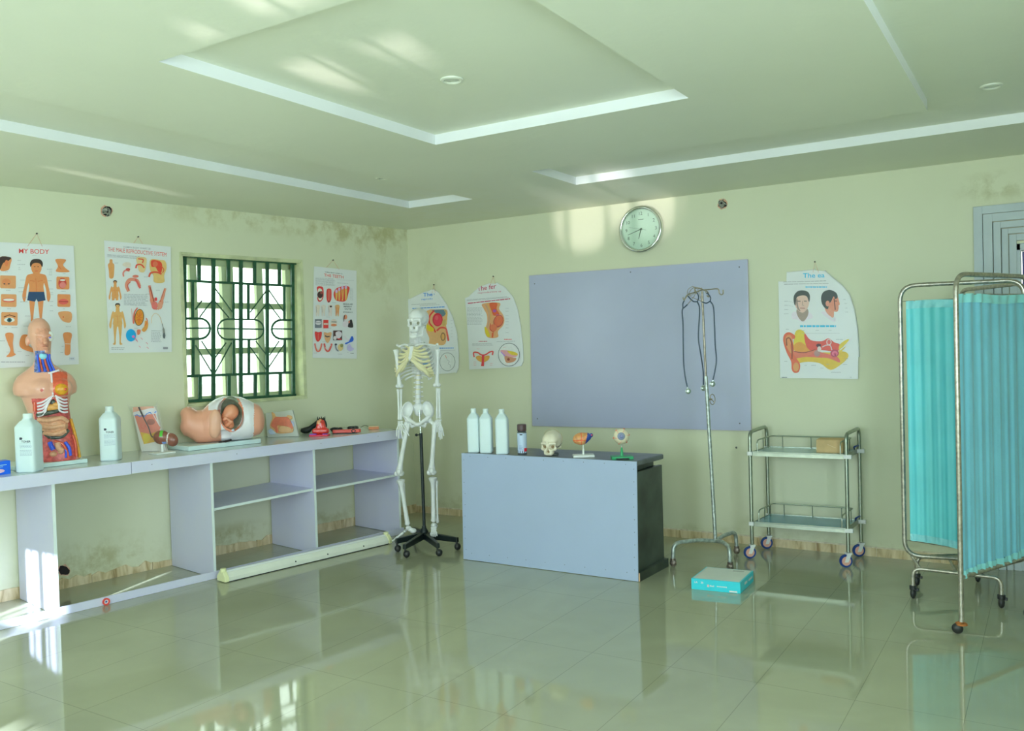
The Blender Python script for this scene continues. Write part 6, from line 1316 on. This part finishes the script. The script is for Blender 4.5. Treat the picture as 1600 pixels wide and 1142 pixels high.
blobs('small_bowel', m_gut, [('e', 348, 738, -.098, (.084, .052, .064)), ('e', 380, 780, -.10, (.050, .036, .034)), ('e', 300, 706, -.098, (.046, .032, .032))]); blobs('bowel_folds', m_gut, [('t', [(256, 690, -.118), (320, 700, -.142), (400, 688, -.134), (440, 716, -.112)], .014), ('t', [(262, 730, -.118), (330, 742, -.144), (420, 736, -.13)], .015), ('t', [(290, 774, -.118), (350, 784, -.14), (426, 772, -.12)], .015)])
blobs('vein', m_vb, [('t', [(324, 838, -.108), (332, 860, -.116), (344, 884, -.116)], .014), ('t', [(420, 842, -.108), (444, 880, -.112), (450, 930, -.108)], .010), ('t', [(410, 860, -.11), (424, 900, -.116), (420, 940, -.114)], .007)]); blobs('artery', m_mus, [('t', [(350, 830, -.112), (400, 850, -.118), (430, 900, -.114), (436, 944, -.11)], .008), ('t', [(470, 800, -.09), (486, 860, -.09), (490, 940, -.09)], .008)])
blobs('lower_bowel', m_gut, [('t', [(372, 842, -.118), (378, 876, -.122), (402, 896, -.118)], .017), ('e', 344, 912, -.112, (.022, .016, .017)), ('e', 390, 900, -.118, (.018, .016, .016))]); blobs('side_fat', m_yel, [('t', [(462, 700, -.07), (486, 800, -.068), (504, 900, -.07), (510, 950, -.07)], .009)])
# ---------------- skin section slab
Pk = W(s_at(234, .17), .17, ZT); c7 = lambda zx, zy: (190+zx/6.667, 600+zy/6.667)
t = thing('skin_section_model', 'upright skin cross-section model wrapped in clear film behind the brown organ', 'anatomical model', Pk)
Q = [thru(*c7(*p), Pk, 0) for p in ((205, 684), (462, 655), (345, 236), (108, 252))]; zm = min(Q[0][2], Q[1][2])
for q in Q[:2]: q[2] = ZT+.001
mb = MB(); mb.prism(Q, FH*.035); mb.build('backing_slab', mat('grey_model_frame', A(170, 186, 172), .4), t, smooth=False, bevel=.002)
a = Art(lambda x, y, l: thru(x, y, Pk, l*3), 190, 600, 6.667)
a.poly([(118, 240), (330, 232), (345, 262), (350, 290), (120, 296)], (176, 140, 112)); a.blob([(124, 296), (200, 276), (330, 250), (372, 300), (350, 330), (260, 330), (136, 330)], (206, 214, 214))
a.poly([(136, 330), (250, 320), (350, 310), (372, 390), (404, 452), (360, 600), (232, 624), (190, 500)], (222, 130, 104)); a.poly([(196, 500), (300, 520), (400, 480), (404, 590), (232, 626)], (228, 184, 60)); a.blob([(220, 540), (260, 516), (300, 560), (270, 610), (240, 616)], (226, 206, 50))
a.line([(134, 332), (160, 320), (190, 336), (220, 326), (236, 340), (262, 310), (296, 296), (312, 312)], 9, (40, 110, 176), True); a.line([(316, 268), (330, 320), (400, 440)], 9, (214, 218, 216)); a.line([(344, 300), (360, 284)], 10, (40, 110, 176))
a.oval(305, 394, 42, 32, (120, 74, 60)); a.line([(200, 400), (206, 450), (236, 466), (252, 420)], 6, (190, 90, 76), True)
a.build('painted_relief', t)
mb = MB(); mb.tube(spline([thru(*c7(*p), Pk, .008) for p in ((178, 240), (206, 300), (240, 372), (280, 450), (310, 540), (345, 556))], 5), [.0055]*8+[.0035]*18, 8); mb.build('hair_shaft', mat('dark_hair_rod', A(54, 52, 48), .4), t)
mb = MB(); U = [thru(*c7(*p), Pk, .012) for p in ((190, 690), (470, 660), (410, 330), (372, 178), (340, 230), (120, 240), (56, 214), (96, 300))]; U[0][2] = U[1][2] = ZT+.001; mb.add(U, [tuple(range(8))], 0); mb.build('clear_film', m_wf, t, smooth=False)
# ---------------- brown organ on a small stand
P = W(s_at(254, .34), .34, ZT); M = frame_at(P); kk = proj(P)[2]
t = thing('brown_organ_model', 'brown two-lobed organ model with a green patch on a small white stand', 'anatomical model', P)
mb = MB(); sa = s_at(268, .36); mb.wbox(sa, sa+.135, .30, .42, ZT+.0005, ZT+.010); mb.build('base', m_wb_, t, smooth=False, bevel=.002)
mb = MB(M); mb.lathe([(.010, .01), (.009, .06)], (0, 0, 0), 14); mb.build('rod', m_wb_, t)
m_brn = mat('brown_liver', A(98, 66, 50), .3, var=.25, scale=50, coat=.3); m_lg = mat('green_gall', A(60, 150, 44), .35); m_lw = mat('white_ligament', A(206, 206, 190), .4); m_lb = mat('blue_grey_vessel', A(84, 116, 160), .4)
g = Grid((-.10, -.05, -.065), (.10, .05, .065), .0032); F = g.ell((-.026, 0, .006), (.056, .034, .048), ('y', -.1)); F = smin(F, g.ell((.042, 0, -.012), (.040, .028, .048), ('y', .55)), .012)
def lc(x, y, z): return np.where((np.abs(x+.018-z*.0) < .009) & (z > .012), 1, np.where(np.abs(x-.020-(z)*.12) < .0045, 2, np.where((np.abs(x+.002) < .014) & (z < -.022), 3, 0)))
solid(g, F, 'organ_lobes', [m_brn, m_lg, m_lw, m_lb], M @ Matrix.Translation((.024, 0, .100)), t, lc)
# ---------------- birth model
Pb = W(s_at(350, .31), .31, ZT); kb = proj(Pb)[2]; XX = lambda zx: (190+zx/6.667-350)/kb*.949; yb0 = proj(Pb)[1]; ZZ = lambda zy: (yb0-(600+zy/6.667))/kb
t = thing('birth_model', 'large flesh-coloured belly model opened to show a baby, on a pale base below the window', 'anatomical model', Pb)
sa, sb = s_at(408, .42), s_at(295, .42)
mb = MB(); mb.wbox(sa, sb, .12, .42, ZT+.001, ZT+.032); mb.build('base_plate', mat('pale_base_plate_2', A(166, 206, 200), .35), t, smooth=False, bevel=.003)
st = [(612, 430, 8), (630, 425, 60), (660, 400, 110), (700, 380, 145), (740, 395, 160), (800, 430, 168), (860, 430, 172), (920, 400, 200), (1000, 372, 222), (1080, 358, 232), (1180, 360, 232), (1260, 365, 222), (1340, 378, 200), (1400, 384, 172), (1450, 388, 152), (1490, 392, 120), (1500, 394, 90)]
g = Grid((-.34, -.17, .0), (.34, .15, .40), .0062); xs_ = np.array([XX(q[0]) for q in st]); cz = np.interp(g.X, xs_, [ZZ(q[1]) for q in st]); hz_ = np.interp(g.X, xs_, [q[2]/6.667/kb for q in st]); hd = np.interp(g.X, xs_, [min(.145, .03+.8*q[2]/6.667/kb) for q in st])
e = (np.abs((g.Z-cz)/hz_)**2.3+np.abs(g.Y/hd)**2.3)**(1/2.3); F = (e-1)*np.minimum(hz_, hd)*.8; F = smax(F, .030-g.Z, .01); _xa, _xb = XX(612), XX(1504); F = smax(F, np.abs(g.X-(_xa+_xb)/2)-(_xb-_xa)/2, .05)
F = smax(F, -g.ell((XX(1150), -.12, ZZ(305)), (.082, .14, .118), ('y', .34)), .010)
F = smax(F, -g.ell((XX(1075), -.135, ZZ(530)), (.052, .05, .045), ('y', -.5)), .008)
F = smin(F, g.ell((XX(700), -.0, ZZ(290)), (.045, .08, .045)), .03)
def bc(x, y, z):
    zx = ((x/.949*kb+350)-190)*6.667; zy = (yb0-z*kb-600)*6.667; c = np.zeros(len(x)); lim = 1385+(zy-400)*-.05
    c = np.where((zx > 1040) & (zx < lim), 1, c); c = np.where((zx > 920) & (zx <= 1040) & (zy < 255), 1, c)
    ins = (((zx-1155)/112)**2+((zy-300)/172)**2 < 1) & (y > -.125); c = np.where(ins & (y > -.10), 2, c)
    rim = (((zx-1155)/122)**2+((zy-300)/182)**2 < 1.08) & (y < -.06) & (c == 1); c = np.where(rim, 3, c); return c
m_bsk = mat('belly_skin', A(232, 170, 136), .35, var=.05, scale=8); m_bwh = mat('pale_belly_shell', A(190, 204, 206), .28, var=.04); m_bin = mat('cavity_grey_green', A(96, 116, 96), .5, var=.3, scale=30); m_brm = mat('pink_rim', A(226, 150, 116), .35)
MB_ = frame_at(Pb, .32); solid(g, F, 'belly_shell', [m_bsk, m_bwh, m_bin, m_brm], MB_, t, bc)
g = Grid((-.06, -.17, -.02), (.06, .02, .30), .005); x_ = lambda zx: XX(zx)-XX(985)
F = g.ell((x_(985), -.125, ZZ(385)), (.046, .030, .095), ('y', -.06)); F = smin(F, g.ell((x_(975), -.122, ZZ(470)), (.034, .022, .05)), .02)
solid(g, F, 'front_flap', [mat('flap_skin', A(236, 182, 146), .35, var=.04)], MB_ @ Matrix.Translation((XX(985), 0, 0)), t)
g = Grid((-.09, -.10, -.11), (.09, .07, .09), .0042); F = g.ell((.010, 0, .026), (.046, .046, .050), ('y', -.3)); F = smin(F, g.ell((-.022, -.012, .0), (.026, .03, .032)), .015); F = smin(F, g.ell((-.018, .01, -.058), (.044, .045, .05)), .02)
F = smin(F, g.cap((-.03, -.035, -.06), (.008, -.05, -.032), .014, .010), .006); F = smin(F, g.cap((.008, -.05, -.032), (-.018, -.055, -.008), .010, .008), .006); F = smax(F, -g.cap((-.034, -.042, .006), (-.022, -.046, .012), .003), .003); F = smin(F, g.ell((-.038, -.034, -.004), (.007, .008, .007)), .004)
for k in range(4): F = smin(F, g.cap((-.016-.004*k, -.057, -.006-.004*k), (-.030-.004*k, -.054, .002-.006*k), .0042, .0034), .002)
F = smin(F, g.ell((.028, -.032, .008), (.006, .007, .011)), .004)
solid(g, F, 'baby', [mat('baby_skin', A(214, 152, 112), .35, var=.05)], MB_ @ Matrix.Translation((XX(1135), -.042, ZZ(335))) @ Matrix.Scale(1.14, 4), t)
mb = MB(MB_); mb.ell((XX(1165), -.138, ZZ(470)), (.011, .008, .010), 0); mb.build('hip_stud', mat('grey_stud', A(140, 160, 166), .3), t)
mb = MB(MB_); mb.prism([(XX(1010), -.10, ZZ(592)), (XX(1145), -.13, ZZ(560)), (XX(1150), -.13, ZZ(578)), (XX(1060), -.115, ZZ(600))], (0, .02, 0)); mb.build('dark_gap', m_cav, t, smooth=False)  # solid dark piece; shade of the gap put into its colour
# ---------------- nasal relief panel
Pn = W(s_at(441, .20), .20, ZT); c8 = lambda zx, zy: (390+zx/6.667, 620+zy/6.667)
t = thing('relief_panel_model', 'grey panel with a raised pink and yellow anatomical section, right of the belly model', 'anatomical model', Pn)
Q = [thru(*c8(*p), Pn, 0) for p in ((185, 412), (512, 382), (446, 138), (165, 170))]
for q in Q[:2]: q[2] = ZT+.001
mb = MB(); mb.prism(Q, FH*.03); mb.build('backing_panel', mat('grey_panel', A(138, 158, 144), .4), t, smooth=False, bevel=.003)
def relief(name, pts, col, th, base=0.):
    P = [Vector((x, y, 0)) for x, y in pts]; N = len(P); out = []
    for i in range(N):
        a, b, c, d = P[i-1], P[i], P[(i+1) % N], P[(i+2) % N]
        for k in range(4): u = k/4; p = .5*((2*b)+(c-a)*u+(2*a-5*b+4*c-d)*u*u+(3*b-a-3*c+d)*u**3); out.append(thru(*c8(p.x, p.y), Pn, base+.0005))
    mb = MB(); mb.prism(out[::-1], -FH*th); mb.build(name, mat('relief_'+name, A(*col), .35, var=.1, scale=40), t, bevel=.003, seg=2)
relief('yellow_outline', [(215, 300), (240, 220), (232, 160), (264, 176), (280, 204), (380, 206), (400, 190), (440, 200), (444, 230), (420, 240), (450, 290), (456, 360), (400, 376), (300, 380), (250, 350)], (222, 178, 116), .012)
relief('pink_chamber', [(225, 296), (262, 216), (320, 208), (400, 214), (436, 270), (450, 330), (400, 316), (340, 300), (290, 300), (300, 360), (280, 372), (262, 330)], (226, 128, 96), .008, .012)
relief('pale_arch', [(308, 360), (310, 316), (350, 300), (420, 312), (440, 356), (380, 370)], (222, 184, 130), .008, .012); relief('blue_corner', [(196, 350), (230, 330), (262, 350), (272, 380), (220, 390)], (150, 180, 200), .01, .002); relief('lower_right_blue', [(430, 260), (456, 256), (466, 300), (448, 304)], (140, 168, 186), .008, .002)
# ---------------- red folded model with black spiky glove
m_redp = mat('bright_red_model', A(222, 58, 44), .25, var=.25, scale=40, coat=.4); m_blr = mat('black_rubber', A(14, 24, 22), .45)
P = W(s_at(501, .42), .42, ZT); kk = proj(P)[2]; M = frame_at(P); y0_ = proj(P)[1]; x8 = lambda zx: (390+zx/6.667-501)/kk; z8_ = lambda zy: (y0_+1-(620+zy/6.667))/kk
t = thing('red_lobed_model', 'bright red folded anatomical model on a purple-edged base at the counter', 'anatomical model', P)
mb = MB(M); mb.box(x8(632), x8(828), -.04, .05, .0005, .014, 0); mb.build('base', mat('crimson_base', A(190, 40, 66), .3), t, smooth=False, bevel=.003)
mb = MB(M); mb.box(x8(636), x8(710), -.045, -.02, .0145, .022, 0); mb.box(x8(770), x8(820), -.045, -.02, .0145, .020, 0); mb.build('purple_strip', mat('violet_strip', A(100, 70, 160), .3), t, smooth=False, bevel=.002)
g = Grid((-.075, -.05, .0), (.075, .05, .135), .003); F = g.box((0, 0, .03), (.062, .035, .02), .015)
for (a, b, h, r) in ((-.045, .0, .055, .018), (-.018, -.012, .100, .020), (.010, -.014, .095, .017), (.034, -.008, .085, .017), (.050, .0, .06, .015), (-.005, .018, .11, .018), (.028, .02, .10, .016)): F = smin(F, g.cap((a, b, .025), (a*.55, b, h), r*1.1, r*.75), .007)
for (a, b) in ((-.030, .0), (-.004, .0), (.022, .0), (.042, 0)): F = smax(F, -g.cap((a*1.1, -.05, .03), (a*.5, -.03, .11), .005), .004)
solid(g, F, 'red_lobes', [m_redp, mat('peach_top', A(226, 160, 110), .35)], M @ Matrix.Translation((.002, 0, .010)), t, lambda x, y, z: np.where((z > .085) & (x < .005), 1, 0))
P2 = W(s_at(497, .20), .20, ZT); M2 = frame_at(P2); t = thing('black_glove', 'black spiky-tipped rubber glove heaped behind the red folded model', 'glove', P2); rr = random.Random(8)
g = Grid((-.15, -.05, .0), (.09, .05, .16), .004); F = g.ell((-.10, 0, .024), (.042, .03, .024)); F = smin(F, g.ell((.03, 0, .06), (.045, .028, .06)), .03); F = smin(F, g.cap((-.09, 0, .024), (.0, 0, .08), .018, .022), .02); F = smin(F, g.ell((.035, 0, .02), (.04, .03, .02)), .01)
for k, x in enumerate((.0, .016, .032, .048, .060)): F = smin(F, g.cap((x*.9, .004*(k % 2), .085), (x, 0, .134-.006*(k % 2)), .008, .003), .004)
for k, x in enumerate((-.12, -.105, -.09)): F = smin(F, g.cap((x, -.02, .03), (x-.006, -.03, .046), .006, .003), .004)
solid(g, np.maximum(F, .001-g.Z), 'glove_heap', [m_blr], M2, t)
# black adapters and red handled tool
def lump(px, o, w, h, d, label, seed, cord=None, cat='adapter'):
    P = W(s_at(px, o), o, ZT); M = frame_at(P); t = thing('black_adapter', label, cat, P); r = random.Random(seed)
    g = Grid((-w*.6, -d*.7, .0), (w*.6, d*.7, h*1.2), .0032); F = g.box((0, 0, h*.42), (w*.42, d*.42, h*.40), .010)
    for k in range(4): F = smin(F, g.ell((r.uniform(-.4, .4)*w, r.uniform(-.3, .3)*d, h*r.uniform(.4, .7)), (w*.17, d*.2, h*.28)), .008)
    F = smax(F, -g.cap((w*.1, -d, h*.5), (w*.12, d, h*.9), h*.10), .004)
    solid(g, np.maximum(F, .0005-g.Z), 'case', [m_blr], M, t); return t, P
lump(526.5, .26, .105, .042, .06, 'black blocky adapter lying behind the red handled tool, beside the glove', 3)
t, P3 = lump(551.5, .30, .100, .042, .06, 'black adapter with a thin cord looping right to the tan box', 6)
P4 = W(s_at(584, .38), .38, ZT); mb = MB(); mb.tube(spline([thru(563, 668, P3, 0), thru(570, 664.5, P3), thru(577, 667, P4), thru(581, 671, P4, -.01)+[0, 0, .0]], 6), .0018, 6); mb.build('cord', m_blr, t)
t = thing('tan_wooden_box', 'small flat tan box with orange side at the far right end of the counter', 'box', P4); mb = MB(frame_at(P4, .15)); mb.box(-.042, .042, -.02, .025, .0005, .020, 0); mb.build('box_body', mat('orange_tan_wood', A(212, 140, 90), .5, var=.1), t, smooth=False, bevel=.002)
mb = MB(frame_at(P4, .15)); mb.box(-.045, .045, -.022, .028, .0205, .026, 0); mb.build('box_lid', mat('pale_tan_lid', A(184, 180, 140), .5), t, smooth=False, bevel=.002)
P5 = W(s_at(538, .44), .44, ZT); M = frame_at(P5, .1); t = thing('red_handled_tool', 'long flat salmon-red handled tool with a black ring lying on the counter', 'tool', P5); m_sal = mat('salmon_plastic', A(216, 88, 76), .3)
mb = MB(M); mb.prism([(-.09, -.015, .006), (.02, -.022, .006), (.05, -.03, .006), (.12, -.028, .006), (.132, 0, .006), (.12, .024, .006), (.05, .024, .006), (.02, .012, .006), (-.09, .004, .006)], (0, 0, .026)); mb.build('handle', m_sal, t, bevel=.004)
mb = MB(M); mb.prism([(-.088, -.02, .0005), (.06, -.03, .0005), (.10, -.03, .0005), (.10, .02, .0005), (-.088, .002, .0005)], (0, 0, .005)); mb.build('underside', m_blr, t, smooth=False)
mb = MB(M); c = (.075, -.032, .020); mb.tube([(c[0]+.014*math.cos(a), c[1], c[2]+.012*math.sin(a)) for a in [2*math.pi*i/16 for i in range(16)]], .0035, 6, closed=True); mb.build('black_ring', m_blr, t)
